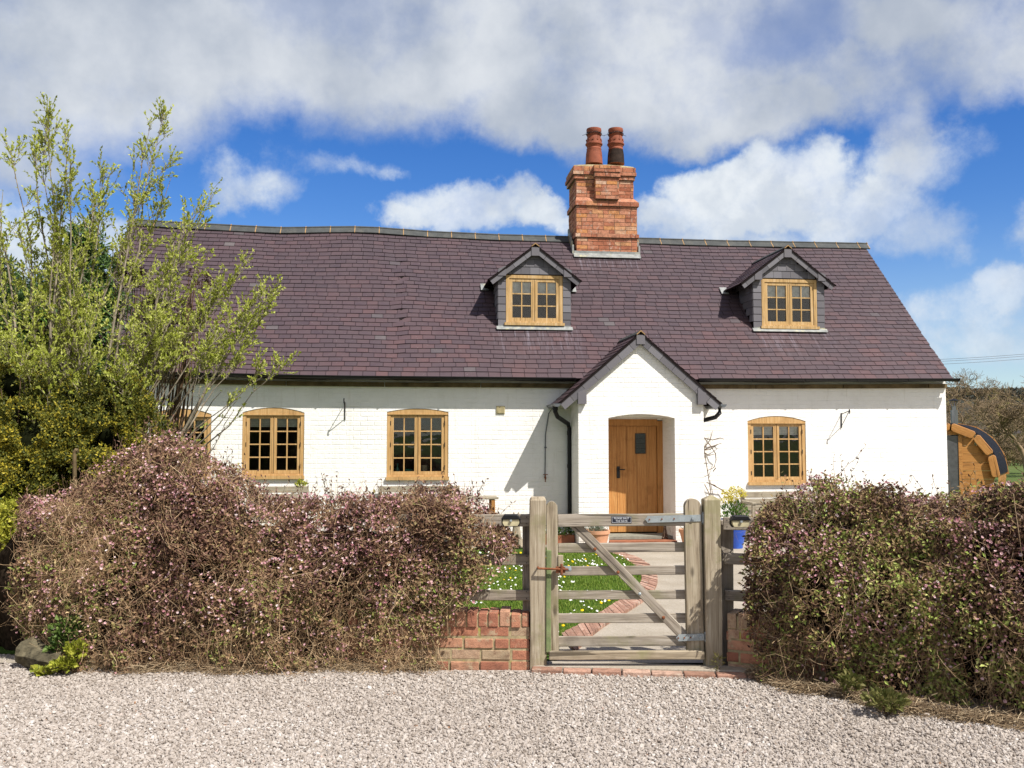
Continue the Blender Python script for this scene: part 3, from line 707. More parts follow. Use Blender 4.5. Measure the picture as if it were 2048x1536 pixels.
# thickness strips on verges and eave, and the back slope
for i in range(NX):
    a, b_ = Vector(mb.v[G[i, 0]]), Vector(mb.v[G[i + 1, 0]]); mb.add([a, b_, b_ + Vector((0, .03, -.05)), a + Vector((0, .03, -.05))], [(0, 3, 2, 1)])
    a, b_ = Vector(mb.v[G[i, NTt]]), Vector(mb.v[G[i + 1, NTt]]); dn = Vector((0, YR - YE, 0))
    mb.add([a, b_, Vector((b_.x, 2 * YR - YE, eave_z(b_.x))), Vector((a.x, 2 * YR - YE, eave_z(a.x)))], [(0, 1, 2, 3)])
for i in (0, NX):
    for j in range(NTt):
        a, b_ = Vector(mb.v[G[i, j]]), Vector(mb.v[G[i, j + 1]]); mb.add([a, b_, b_ + Vector((0, 0, -.06)), a + Vector((0, 0, -.06))], [(0, 1, 2, 3)])
ru = mb.build('roof', M['underlay'], cott)
mb = MB()
def bias(s, t, q):
    u = t / HR; n = noise.noise(Vector((s * 0.6, t * 0.9, 1.3)))
    q2 = q * 0.62 + 0.30 * (1 - u) + 0.16 * n
    if q > 0.993: return 0.965 + random.random() * 0.02
    return min(0.95, max(0.02, q2))
slates(mb, rf, LROOF, HR, skip=lambda s, t: in_dormer(rf(s, t).x, rf(s, t).y, 0.06), bias=bias)
mb.build('slates', M['slate'], ru)
# ridge tiles
mb = MB(); x = XL - 0.02; xe = XRr + 0.06
while x < xe - 0.05:
    x1 = min(x + 0.475, xe); za, zb = ridge_z(x), ridge_z(x1)
    for (u0, u1, k, mi) in ((x + 0.006, x1 - 0.006, 0.0, 0), (x1 - 0.008, x1 + 0.008, 0.004, 1)):
        z0 = ridge_z(u0) + 0.03 + k + random.uniform(-.003, .003); z1 = ridge_z(u1) + 0.03 + k + random.uniform(-.003, .003)
        for s in (-1, 1):
            mb.ob((u0, YR, z0 + 0.015), (u1 - u0, 0, z1 - z0), (0, s * (0.135 + k), -0.132 - k), (0, -s * 0.014, -0.016), .5, mi)
        mb.tube([(u0, YR, z0 + 0.010), (u1, YR, z1 + 0.010)], 0.022 + k, 8, .5, mi)
    x = x1
mb.build('ridge_tiles', [M['ridge'], M['rmortar']], ru)

# windows
def casement(mb, x0, x1, z0, z1, yf, rows, st=0.048, bar=0.020):
    mb.box(x0, x0 + st, yf, yf + .05, z0, z1); mb.box(x1 - st, x1, yf, yf + .05, z0, z1)
    mb.box(x0 + st, x1 - st, yf + .002, yf + .05, z0, z0 + st * 1.15); mb.box(x0 + st, x1 - st, yf + .002, yf + .05, z1 - st, z1)
    gx0, gx1, gz0, gz1 = x0 + st, x1 - st, z0 + st * 1.15, z1 - st; xm = (gx0 + gx1) / 2
    mb.box(xm - bar / 2, xm + bar / 2, yf + .008, yf + .04, gz0, gz1)
    for k in range(1, rows):
        zz = gz0 + (gz1 - gz0) * k / rows
        mb.box(gx0, xm - bar / 2, yf + .010, yf + .04, zz - bar / 2, zz + bar / 2); mb.box(xm + bar / 2, gx1, yf + .010, yf + .04, zz - bar / 2, zz + bar / 2)
    return gx0, gx1, gz0, gz1
def window(parent, X0, X1, zs, za, zb, Y, rows, wm, blind=0.0, bm=None, part='window', mull=0.02, arch=True, panelab=None):
    fw = 0.062; yf = Y + 0.012; sillh = 0.055
    ih = zs - 0.045 if arch else zs - fw
    mb = MB(); g = 0.004
    mb.box(X0 + g, X0 + fw, yf, yf + .09, zb + sillh, ih); mb.box(X1 - fw, X1 - g, yf, yf + .09, zb + sillh, ih)
    if arch:
        ap = arc_pts(X0 + g, X1 - g, zs - g, za - g); mb.prism([(X0 + g, ih), (X1 - g, ih)] + ap, yf - .004, yf + .09)
        mb.prism([(X0 + g, ih - .0001), (X1 - g, ih - .0001), (X1 - g, ih + .018), (X0 + g, ih + .018)], yf - .012, yf - .0045)
    else: mb.box(X0 + g, X1 - g, yf, yf + .09, ih, zs)
    mb.box(X0 + fw, X1 - fw, yf, yf + .085, zb + sillh, zb + sillh + 0.03)
    xm = (X0 + X1) / 2
    f = mb.build(part, wm, parent, Mw=Matrix.Translation((X0, Y, zb)) @ Matrix.Rotation(R(90), 4, 'Y'))
    b0 = zb + sillh + .032
    for s in (0, 1):
        a, b_ = (X0 + fw + .003, xm - 0.004) if s == 0 else (xm + 0.004, X1 - fw - .003)
        mb = MB(); gl = casement(mb, a, b_, b0, ih - .003, yf + .014, rows)
        mb.box(a + .01 if s else b_ - .02, a + .02 if s else b_ - .01, yf + .008, yf + .0135, b0 + .02, ih - .02)
        mb.build('casement', wm, f, Mw=Matrix.Translation((a, Y, b0)) @ Matrix.Rotation(R(90), 4, 'Y'))
        MB().box(gl[0], gl[1], yf + .036, yf + .040, gl[2], gl[3]).build('pane', M['glass'], f)
        hx = X0 + fw - 0.006 if s == 0 else X1 - fw - 0.006
        for zz in (b0 + .12, (b0 + ih) / 2, ih - .14): MB().box(hx, hx + .012, yf - .006, yf - .0005, zz - .035, zz + .035).build('hinge', M['iron'], f)
    MB().prism([(0, 0)] * 0 or [(X0 - .012, zb), (X1 + .012, zb), (X1 + .012, zb + sillh - .002), (X0 - .012, zb + sillh - .002)], Y - .045, Y + .09).build('sill', wm, f)
    if blind:
        h = (ih - b0) * blind
        mb = MB(); n = 7
        for k in range(n): mb.box(X0 + fw + .02, X1 - fw - .02, yf + .068 + (k % 2) * .003, yf + .074 + (k % 2) * .003, ih - h * (k + 1) / n, ih - h * k / n - .002)
        mb.build('blind', bm, f)
    return f
wlabs = ['arched oak window half hidden behind the tree', 'arched oak window left of the iron bracket', 'arched oak window with ornaments on its inner ledge', 'arched oak window right of the porch']
for i, w in enumerate(WD):
    f = window(cott, *w, YW, 4, M['oak'], [0.20, 0.20, 0.0, 0.20][i], M['dblind']); f['label'] = wlabs[i]

# gutters
def gutter(mb, pts, r=0.052, brackets=True):
    n = 8; V = []
    pts = [Vector(p) for p in pts]
    k = len(pts); d = (pts[-1] - pts[0]).normalized(); side = Vector((d.y, -d.x, 0))
    for ro in (r, r - .006):
        for p in pts:
            for j in range(n + 1):
                a = math.pi + math.pi * j / n; V.append(p + side * math.cos(a) * ro + Vector((0, 0, math.sin(a) * ro)))
    F = []
    for L in (0, 1):
        b = L * k * (n + 1)
        for i in range(k - 1):
            for j in range(n):
                q = (b + i * (n + 1) + j, b + i * (n + 1) + j + 1, b + (i + 1) * (n + 1) + j + 1, b + (i + 1) * (n + 1) + j); F.append(q if L else q[::-1])
    mb.add(V, F)
    mb.tube([p + side * -r for p in pts], .004, 6)
    if brackets:
        L = (pts[-1] - pts[0]).length; m_ = int(L / 0.9)
        for i in range(m_ + 1):
            u = i / max(1, m_); s = u * (k - 1); a = min(int(s), k - 2); p = pts[a].lerp(pts[a + 1], s - a)
            mb.tube([p + side * math.cos(q) * (r + .004) + Vector((0, 0, math.sin(q) * (r + .004))) for q in [math.pi + math.pi * w_ / 8 for w_ in range(9)]], .008, 5)
    for p in (pts[0], pts[-1]):
        mb.extr([p + side * math.cos(math.pi + math.pi * j / n) * r + Vector((0, 0, math.sin(math.pi + math.pi * j / n) * r)) for j in range(n + 1)], d * .006)
gy = YE - 0.055
xl1 = at(1150, 758, gy).x; xr1 = at(1398, 760, gy).x
mb = MB(); gutter(mb, [(x, gy, eave_z(x) + 0.012 - 0.02 * (x - XL) / 12) for x in np.linspace(XL, xl1, 12)]); mb.build('gutter', M['black'], cott)
mb = MB(); gutter(mb, [(x, gy, eave_z(x) + 0.008 - 0.012 * (x - xr1) / 5) for x in np.linspace(xr1, XR + 0.07, 8)]); mb.build('gutter', M['black'], cott)

# chimney
cpt = roof_hit(1213, 512); YC = cpt.y
def cx(px): return at(px, 430, YC).x
def cz(py): return at(1213, py, YC).z
ch0 = MB()
CHD = 2 * (YR - YC) + 0.0
def cblock(mb, px0, px1, py0, py1, outl=0.0, yoff=0.0, depth=None, sideL=True):
    x0, x1, z0, z1 = cx(px0), cx(px1), cz(py0), cz(py1); y0 = YC - yoff; D = depth or (CHD + 2 * yoff)
    mb.box(x0, x1, y0, y0 + D, z0, z1, .5, 1)
    lay(mb, (x0, y0, z0), (1, 0, 0), (0, 0, 1), (0, -1, 0), x1 - x0, z1 - z0, bl=.215, bh=.067, mo=.009, proud=.007, jit=.0025, depth=.05)
    lay(mb, (x0, y0 + D, z0), (0, -1, 0), (0, 0, 1), (-1, 0, 0), D, z1 - z0, bl=.215, bh=.067, mo=.009, proud=.007, depth=.05)
    lay(mb, (x1, y0, z0), (0, 1, 0), (0, 0, 1), (1, 0, 0), D, z1 - z0, bl=.215, bh=.067, mo=.009, proud=.007, depth=.05)
cblock(ch0, 1153.5, 1273.5, 560, 476, yoff=0.0)
cblock(ch0, 1150.5, 1276.5, 475.7, 468, yoff=0.03)
cblock(ch0, 1153, 1273.5, 467.7, 413, yoff=0.0)
cblock(ch0, 1150, 1276.5, 412.7, 403.5, yoff=0.035)
# sloped shoulders
x0, x1 = cx(1151), cx(1275.5); x0b, x1b = cx(1153.5), cx(1268); z0, z1 = cz(403.3), cz(395)
ch0.add([(x0, YC - .03, z0), (x1, YC - .03, z0), (x1, YC + CHD + .03, z0), (x0, YC + CHD + .03, z0), (x0b, YC + .03, z1), (x1b, YC + .03, z1), (x1b, YC + CHD - .03, z1), (x0b, YC + CHD - .03, z1)],
        [(0, 1, 5, 4), (1, 2, 6, 5), (2, 3, 7, 6), (3, 0, 4, 7), (4, 5, 6, 7)], .6)
cblock(ch0, 1153.5, 1267.5, 394.7, 359.5, yoff=-0.03)
cblock(ch0, 1190, 1236, 400, 357, yoff=0.085, depth=.2)
cblock(ch0, 1149, 1269.5, 359.2, 351.5, yoff=0.0)
cblock(ch0, 1146, 1272, 351.2, 344, yoff=0.03); cblock(ch0, 1188, 1238, 356.7, 348, yoff=0.12, depth=.2)
cblock(ch0, 1148, 1271, 343.7, 334, yoff=0.015); cblock(ch0, 1186, 1238, 347.7, 334.5, yoff=0.135, depth=.2)
chm = ch0.build('chimney', [M['brick'], M['cmortar']], cott)
# mortar flaunching on top
zt = cz(334); mb = MB(); n = 18; V = []
for ring, (sc_, hz) in enumerate(((1.0, 0.0), (0.97, 0.045), (0.75, 0.075))):
    for j in range(n):
        q = 2 * math.pi * j / n; c_, s_ = math.cos(q), math.sin(q); m_ = max(abs(c_), abs(s_))
        V.append(((cx(1148) + cx(1271)) / 2 + c_ / m_ * (cx(1271) - cx(1148)) / 2 * sc_, YR + s_ / m_ * (CHD / 2 + .01) * sc_, zt + hz + random.uniform(-.008, .008) * (ring > 0)))
mb.add(V, [(r * n + j, r * n + (j + 1) % n, (r + 1) * n + (j + 1) % n, (r + 1) * n + j) for r in range(2) for j in range(n)] + [tuple(range(2 * n, 3 * n))])
mb.build('chimney_capping', M['mortar'], chm)
for i, (px, sooty) in enumerate(((1188, False), (1231.5, True))):
    c = Vector((at(px, 300, YR - 0.12).x, YR - 0.12, at(px, 329, YR - 0.12).z)); s = 0.0097
    prof = [(.190, 0), (.186, .03), (.175, .20), (.160, .27), (.165, .285), (.150, .31), (.165, .34), (.172, .355), (.186, .365), (.188, .385), (.172, .395), (.165, .44), (.150, .50), (.145, .53), (.160, .545), (.160, .575), (.150, .585), (.155, .60), (.165, .64), (.160, .67), (.12, .672), (.12, .5)]
    prof = [(a * .93, b * 1.09) for a, b in prof]
    mb = MB(); mb.lathe(c, [p for p in prof if True], 28)
    for k in range(len(mb.f)):
        if sooty and k < 28 * 3: mb.m[k] = 1
    for j in range(10):
        q = 2 * math.pi * j / 10; a = c + Vector((math.cos(q) * .152, math.sin(q) * .152, .49)); mb.tube([a, a + Vector((math.cos(q) * .012, math.sin(q) * .012, 0))], .02, 8)
    o = mb.build('chimney_pot', [M['cpot'], M['soot']], chm, smooth=True)
    o['label'] = ['clean red clay chimney pot', 'red clay chimney pot blackened with soot at its base'][i]
    md = o.modifiers.new('es', 'EDGE_SPLIT'); md.split_angle = R(35)
    mb = MB(); ring = [c + Vector((math.cos(q) * .162, math.sin(q) * .162, .615 + .012 * math.sin(q * 3))) for q in np.linspace(0, 2 * math.pi, 25)]
    mb.tube(ring, .006, 5); ring = [c + Vector((math.cos(q) * .160, math.sin(q) * .160, .635 + .012 * math.cos(q * 4))) for q in np.linspace(0, 2 * math.pi, 25)]
    mb.tube(ring, .005, 5)
    for q in (0.2, 2.9, 3.9, 5.2): d_ = Vector((math.cos(q), math.sin(q), -.2)); mb.tube([c + d_ * .16 + Vector((0, 0, .66)), c + d_ * .235 + Vector((0, 0, .66))], .0045, 5)
    mb.build('wire', M['iron'], o)
mb = MB()
xa, xb = cx(1148), cx(1277); ya = YC - .012
pa = roof_hit(1213, 517); 
dr = Vector((0, YR - YE, ridge_z(1) - eave_z(1))).normalized()
mb.ob((xa, YC - .014, cpt.z - .04), (xb - xa, 0, 0), (0, .006, 0), (0, 0, .13)); mb.ob(Vector((xa - .02, YC - .010, cpt.z + .0)) - dr * .11 + Vector((0, -.02, .02)), (xb - xa + .04, 0, 0), dr * .13, (0, -.008, .008))
for k in range(5):
    for xx in (xa - .035, xb):
        yy = YC + .02 + k * .10; mb.box(xx, xx + .035, yy, yy + .10, rf(0, 0).z * 0 + ((ridge_z(xx) - eave_z(xx)) / (YR - YE) * (yy - YE) + eave_z(xx)), ((ridge_z(xx) - eave_z(xx)) / (YR - YE) * (yy + .1 - YE) + eave_z(xx)) + .10)
mb.build('flashing', M['lead'], chm)

# gabled roofs (dormers and porch)
def gable_roof(parent, cxm, hw, ez, az, yf, yb_fn, nm='roof', vw=0.09, wfront=0.02, sl=(0.11, 0.19), corbels=None, rm=None):
    """slated gable roof whose ridge runs back into the main roof"""
    mb = MB(); ms = MB()
    L = math.hypot(hw, az - ez)
    for s in (-1, 1):
        E0 = Vector((cxm + s * hw, yf, ez)); A0 = Vector((cxm, yf, az))
        yE, yA = yb_fn(E0.x, ez) + .12, yb_fn(cxm, az) + .15
        E1 = Vector((E0.x, yE, ez)); A1 = Vector((cxm, yA, az)); nrm = Vector((s * (az - ez), 0, hw)).normalized()
        q = [E0, E1, A1, A0] if s > 0 else [E0, A0, A1, E1]
        mb.extr(q, -nrm * 0.03)
        W = yA - yf
        def fn(sx_, t_, E0=E0, A0=A0, s=s):
            p = E0.lerp(A0, t_ / L); return Vector((p.x, p.y + (sx_ if s > 0 else (W - sx_)), p.z))
        def skip(sx_, t_, fn=fn, yE=yE, yA=yA):
            p = fn(sx_, t_); return p.y > yE + (yA - yE) * (t_ / L)
        slates(ms, fn, W, L, exp=sl[0], w=sl[1], skip=skip, th=.010, over=.015)
    u = mb.build(nm, M['underlay'], parent)
    ms.build('slates', M['slate'], u)
    # mortared ridge
    mr = MB(); x = yf - .01; yA = yb_fn(cxm, az) + .15
    while x < yA:
        x1 = min(x + .3, yA)
        for s in (-1, 1): mr.ob((cxm, x, az + .034), (0, x1 - x - .004, 0), (s * .075, 0, -.075 * (az - ez) / hw), (0, 0, -.014), .5, 0)
        x = x1
    for s in (-1, 1): mr.ob((cxm, yf - .014, az + .030), (0, .004, 0), (s * .07, 0, -.07 * (az - ez) / hw), (0, 0, -.020), .5, 1)
    mr.build('ridge_tiles', [M['ridge'], M['rmortar']], u)
    # slate bargeboards
    bb = MB()
    for s in (-1, 1):
        E = Vector((cxm + s * hw, yf + .012, ez)); A = Vector((cxm, yf + .012, az)); d_ = (E - A).normalized(); dn = Vector((-s * abs(d_.z), 0, -abs(d_.x)))
        k = 0; p = 0.02; LL = (E - A).length
        while p < LL - 0.02:
            p1 = min(p + 0.26, LL); bb.ob(A + d_ * (p + .003) + dn * .018, d_ * (p1 - p - .006), dn * vw, (0, .018 + (k % 2) * .004, 0), random.random()); p = p1; k += 1
    bb.box(cxm - .07, cxm + .07, yf - .002, yf + .010, az - .20, az - .05, .6)
    if corbels:
        for s, (xx, z0, z1) in zip((-1, 1), corbels):
            bb.prism([(xx - .07, z0), (xx + .07, z0), (xx + .07, z1 - .02 - (.06 if s > 0 else 0)), (xx - .07, z1 - .02 - (.06 if s < 0 else 0))], yf + .002, yf + .08, .5)
    bb.build('bargeboard', M['hslate'], parent)
    return u

for i, d in enumerate(DORM):
    Y, x0, x1, z0 = d['Y'], d['x0'], d['x1'], d['z0']
    wx0, wx1, wy0, wy1 = d['win']; wxm = (wx0 + wx1) / 2
    X0, X1 = at(wx0, 600, Y).x, at(wx1, 600, Y).x; zt_, zb_ = at(wxm, wy0, Y).z, at(wxm, wy1, Y).z - 0.03
    sl_ = (d['az'] - d['ez']) / d['hw']
    mb = MB()
    roofz = lambda x: d['az'] - abs(x - d['cx']) * sl_ - .035
    # front: cheeks either side of window, gable above, core then hung slates
    yb = Y + .05
    mb.box(x0, X0 - .001, Y, yb, z0 - .05, roofz(x0), .5, 1); mb.box(X1 + .001, x1, Y, yb, z0 - .05, roofz(x1), .5, 1)
    mb.prism([(X0 - .001, zt_ + .001), (X1 + .001, zt_ + .001), (X1 + .001, roofz(X1)), (d['cx'], roofz(d['cx'])), (X0 - .001, roofz(X0))], Y, yb, .5, 1)
    mb.box(X0 - .001, X1 + .001, Y, yb, z0 - .05, zb_ - .001, .5, 1)
    for xx in (x0, x1 - .04):       # side cheeks
        ybk = roof_y(xx, roofz(xx)) + .1
        mb.extr([(xx, yb, z0 - .05), (xx, ybk, roofz(xx)), (xx, yb, roofz(xx))], (.04, 0, 0), .5, 1)
    # hung slates
    rows = 9; rh = (zt_ - z0) / 7.0
    for r in range(14):
        za_, zb2 = z0 + .02 + r * rh, z0 + .02 + (r + 1) * rh - .003
        if r < 7:
            for (a, b_) in ((x0, X0 - .004), (X1 + .004, x1)): mb.ob((a + .002, Y - .014, za_), (b_ - a - .004, 0, 0), (0, .013, 0), (0, .008, zb2 - za_), random.random())
        else:
            w_ = .165; k0 = -6 + (0.5 if r % 2 else 0)
            for k in range(13):
                a = d['cx'] + (k0 + k) * w_; b_ = a + w_ - .004; lim_ = (roofz(0) * 0 + d['az'] - .035 - zb2) / sl_
                a = max(a, d['cx'] - lim_ - .02, x0); b_ = min(b_, d['cx'] + lim_ + .02, x1)
                if b_ - a > .02: mb.ob((a, Y - .014, za_), (b_ - a, 0, 0), (0, .013, 0), (0, .008, zb2 - za_), random.random())
    for r in range(7):    # left and right cheek slates
        for xx, s in ((x0, -1), (x1, 1)):
            for k in range(8):
                ya_ = Y + k * .17; zz = z0 + .02 + r * rh
                if zz > eave_z(xx) + (ridge_z(xx) - eave_z(xx)) * (ya_ + .08 - YE) / (YR - YE) - .04 and zz + rh < roofz(xx) + .05:
                    mb.ob((xx, ya_, zz), (0, .166, 0), (s * .012, 0, 0), (-s * .006, 0, rh - .004), random.random())
    dm = mb.build('dormer', [M['hslate'], M['underlay']], cott); dm['label'] = ['dormer beside the chimney', 'dormer near the right end of the roof'][i]
    gable_roof(dm, d['cx'], d['hw'], d['ez'], d['az'], Y - .10, roof_y, vw=.095, corbels=((at(1003 if i == 0 else 1514, 600, Y).x, zt_ - .03, zt_ + .17), (at(1134 if i == 0 else 1640, 600, Y).x, zt_ - .03, zt_ + .17)))
    # window built in place with the frame, casements etc. as pieces of the dormer
    f = dm
    def wpiece(name, mb_, m_, z=0): return mb_.build(name, m_, dm, Mw=Matrix.Translation((X0, Y, zb_)) @ Matrix.Rotation(R(90), 4, 'Y'))
    fw = .058; yf = Y - .012; g = .004; mbf = MB()
    mbf.box(X0, X0 + fw, yf, yf + .09, zb_ + .05, zt_ - fw); mbf.box(X1 - fw, X1, yf, yf + .09, zb_ + .05, zt_ - fw); mbf.box(X0, X1, yf, yf + .09, zt_ - fw + .0005, zt_)
    mbf.box(X0 + fw, X1 - fw, yf, yf + .085, zb_ + .05, zb_ + .075)
    mbf.box(X0 - .03, X1 + .03, Y - .055, Y + .06, zb_, zb_ + .048)
    wpiece('window_frame', mbf, M['oakw']); xm = (X0 + X1) / 2
    for s in (0, 1):
        a, b_ = (X0 + fw + .002, xm - .003) if s == 0 else (xm + .003, X1 - fw - .002)
        mb = MB(); gl = casement(mb, a, b_, zb_ + .077, zt_ - fw - .003, yf + .012, 3, st=.055, bar=.02)
        mb.box(a + .012 if s else b_ - .022, a + .022 if s else b_ - .012, yf + .006, yf + .0115, zb_ + .1, zt_ - fw - .03)
        wpiece('casement', mb, M['oakw'])
        MB().box(gl[0], gl[1], yf + .034, yf + .038, gl[2], gl[3]).build('pane', M['glass'], dm)
        MB().box(gl[0] - .01, gl[1] + .01, yf + .064, yf + .070, gl[3] - (gl[3] - gl[2]) * .34, gl[3] + .03).build('blind', M['blind'], dm)
    # lead apron
    mb = MB(); dd = dr
    mb.ob((x0 - .0, Y - .022, z0 - .03), (x1 - x0, 0, 0), (0, .006, 0), (0, 0, .075)); mb.ob(Vector((x0 - .03, Y - .024, z0 + .016)) - dd * .085, (x1 - x0 + .06, 0, 0), dd * .09, (0, -.006, .006))
    mb.build('flashing', M['lead'], dm)
    for sgn, xx in ((-1, d['cx'] - d['hw']), (1, d['cx'] + d['hw'])):
        mb = MB(); yy = roof_y(xx, d['ez']); mb.ob(Vector((xx - .07, yy - .1, d['ez'] - .07)), (.14, 0, 0), dd * .2, (0, -.008, .008)); mb.build('valley_flashing', M['lead'], dm)

# porch
pap, pL, pR = at(1283, 664, YP - .09), at(1117, 806, YP - .09), at(1442, 806, YP - .09)
pcx, phw, pez, paz = pap.x, (pR.x - pL.x) / 2, (pL.z + pR.z) / 2, pap.z
pcx = (pL.x + pR.x) / 2 * .5 + pap.x * .5
psl = (paz - pez) / phw; prz = lambda x: paz - abs(x - pcx) * psl - .04
mb = MB(); dopen = [(pdl, 0.0), (pdl, 0.0)]
outer = [(pxl, 0), (pdl, 0)] + [(pdl, dz_s)] + [(x, z) for x, z in arc_pts(pdl, pdr, dz_s, dz_a)[::-1]] [1:-1] + [(pdr, dz_s), (pdr, 0), (pxr, 0), (pxr, prz(pxr)), (pcx, prz(pcx)), (pxl, prz(pxl))]
holed_wall(mb, outer, [], YP, YP + .30, m_in=0)
for xx, s in ((pxl, 1), (pxr, -1)): mb.extr([(xx, YP + .302, 0), (xx, YW, 0), (xx, YW, prz(xx)), (xx, YP + .302, prz(xx))], (.12 * s, 0, 0))
# plastered inside of the doorway
for xx, s in ((pdl, 1), (pdr, -1)): mb.extr([(xx, YP + .303, 0), (xx, YW - .003, 0), (xx, YW - .003, dz_s + .02), (xx, YP + .303, dz_s + .02)], (-.05 * s, 0, 0))
mb.box(pdl - .05, pdr + .05, YP + .303, YW - .003, dz_s + .021, dz_s + .06)
pch = mb.build('porch', [M['bwhite'], M['bwhite']], cott)
gable_roof(pch, pcx, phw, pez, paz, YP - .09, lambda x, z: roof_y(x, max(z, eave_z(x) + .0)) if z > eave_z(x) else YW - .1, vw=.13, sl=(.12, .20), corbels=((pxl + .05, pez - .02, pez + .25), (pxr - .05, pez - .02, pez + .25)))
for s, xx in ((-1, pcx - phw - .03), (1, pcx + phw + .03)):
    mb = MB(); gutter(mb, [(xx, YP - .10, pez - .015), (xx, YP + .3, pez - .015), (xx, YW - .02, pez - .02)], brackets=False); mb.build('gutter', M['gutterwhite'], pch)
xg = pcx - phw - .03; xd = at(1139, 900, YW - .08).x
MB().tube([(xg, YP + .12, pez - .05), (xg, YP + .12, pez - .14), (xg + .05, YP + .2, pez - .22), (xd - .03, YW - .12, pez - .33), (xd, YW - .08, pez - .42), (xd, YW - .08, .02)], .037, 12).tube([(xd, YW - .08, pez - .45), (xd, YW - .08, pez - .52)], .043, 12).tube([(xg, YP + .12, pez - .04), (xg, YP + .12, pez - .12)], .046, 12).tube([(xd, YW - .08, 1.25), (xd, YW - .08, 1.31)], .043, 12).build('downpipe', M['black'], cott, smooth=False)
xg = pcx + phw + .03
MB().tube([(xg, YP + .1, pez - .05), (xg, YP + .1, pez - .15), (xg - .03, YP + .22, pez - .22), (pxr + .05, YW - .2, pez - .30), (pxr + .05, YW - .08, pez - .36), (pxr + .05, YW - .08, .02)], .037, 12).build('downpipe', M['black'], cott)

# door
dxl, dxr = pdl, pdr
YD = YW + 0.02
dl0, dl1 = at(1241, 900, YD).x, at(1313, 900, YD).x
dfr = MB(); dtz = dz_s - .035
dl0 = dxl + .14; dl1 = dxr - .10; dtop = dtz - .09
Mv = Matrix.Translation((dl0, YD, 0.1)) @ Matrix.Rotation(R(90), 4, 'Y')
mb = MB(); n = 5; w_ = (dl1 - dl0) / n
for k in range(n): mb.box(dl0 + k * w_ + .003, dl0 + (k + 1) * w_ - .003, YD, YD + .045, .155, dtop)
mb.box(dl0, dl1, YD + .01, YD + .03, .15, dtop + .002)
door = mb.build('door', M['door'], cott, Mw=Mv)
mb = MB(); mb.box(dxl - .018, dl0 - .006, YD - .03, YD + .06, .12, dtz + .001); mb.box(dl1 + .006, dxr + .018, YD - .03, YD + .06, .12, dtz + .001); mb.box(dl0 - .006, dl1 + .006, YD - .03, YD + .06, dtop + .006, dtz + .03)
mb.build('door_frame', M['door'], door, Mw=Mv.copy())
vx0, vx1, vz0, vz1 = at(1264, 0, YD).x, at(1283, 0, YD).x, at(1273, 907, YD).z, at(1273, 867, YD).z
mb = MB(); mb.box(vx0, vx1, YD - .008, YD - .002, vz0, vz1, .5)
pv = mb.build('pane', plain('leaded_dark_glass', (0.012, 0.014, 0.016), 0.15, 0.6, bmp=0.15), door)
mb = MB()
for zz in np.linspace(vz0, vz1, 5): mb.box(vx0 - .006, vx1 + .006, YD - .012, YD - .009, zz - .003, zz + .003)
for xx in (vx0 - .003, vx1 + .003): mb.box(xx - .004, xx + .004, YD - .0125, YD - .009, vz0, vz1)
mb.build('pane_bar', M['iron'], door)
hx, hz = at(1229, 940, YD).x + .06, at(1228, 942, YD).z
mb = MB().box(hx - .03, hx + .025, YD - .04, YD - .032, hz - .12, hz + .08).tube([(hx, YD - .04, hz + .03), (hx, YD - .085, hz + .03), (hx + .10, YD - .085, hz + .025)], .010, 8)
mb.build('handle', M['iron'], door)
MB().box(dxl + .003, dxr - .003, YP + .18, YD - .031, 0.09, .135).build('doorstep', M['stepstone'], cott)
MB().box(dxl + .002, dxr - .002, YP - .08, YP + .175, 0.013, .085).build('porch_step', M['tile'], cott)
o = MB().box(dxl + .12, dxr - .30, YP - .44, YP - .10, 0.014, .034).build('doormat', M['mat'], loc=(dxl + .3, YP - .2, .014)); tag(o, 'brown coir doormat on the ground in front of the porch step', 'doormat')

# wall vent, brackets, tap
v0, v1 = at(992.5, 827.5, YW), at(1009.5, 812, YW)
mb = MB().box(v0.x, v1.x, YW - .018, YW - .002, v0.z, v1.z)
for k in range(7): zz = v0.z + .015 + k * (v1.z - v0.z - .02) / 7; mb.ob((v0.x + .012, YW - .026, zz), (v1.x - v0.x - .024, 0, 0), (0, .008, .006), (0, 0, .006))
mb.build('air_vent', M['vent'], cott)
for i, (px, y0, y1) in enumerate(((690, 805, 840), (1683, 826, 856))):
    a, b_ = at(px, y0, YW - .012), at(px, y1, YW - .012); mb = MB().tube([a, b_], .009, 6); tip = Vector((a.x, YW - .30, a.z + .03))
    mb.tube([a + Vector((0, 0, -.02)), tip], .007, 6).tube([b_ + Vector((0, 0, .03)), tip], .006, 6).tube([tip + Vector((0, 0, .025)), tip + Vector((0, -.012, -.02)), tip + Vector((0, 0, -.05))], .011, 6)
    o = mb.build('hanging_basket_bracket', M['iron'], loc=(a.x, YW, b_.z)); tag(o, ['black iron basket bracket on the wall between two arched windows', 'black iron basket bracket on the wall near the right end of the cottage'][i], 'wall bracket', 'iron brackets for hanging baskets')
a, b_, c_ = at(1091, 870, YW - .02), at(1090, 955, YW - .02), at(1095, 815, YW - .02)
et = empty('garden_tap', (b_.x, YW, b_.z), 'outside tap fed by a thin white pipe on the shaded wall left of the porch', 'tap')
MB().tube([c_ + Vector((.16, 0, .05)), c_ + Vector((.17, -.01, .09)), c_ + Vector((.13, -.01, .05)), c_ + Vector((.02, 0, -.1)), a, b_], .009, 7).box(a.x - .02, a.x + .02, YW - .03, YW - .003, a.z - .22, a.z - .2).build('pipe', M['gutterwhite'], et)
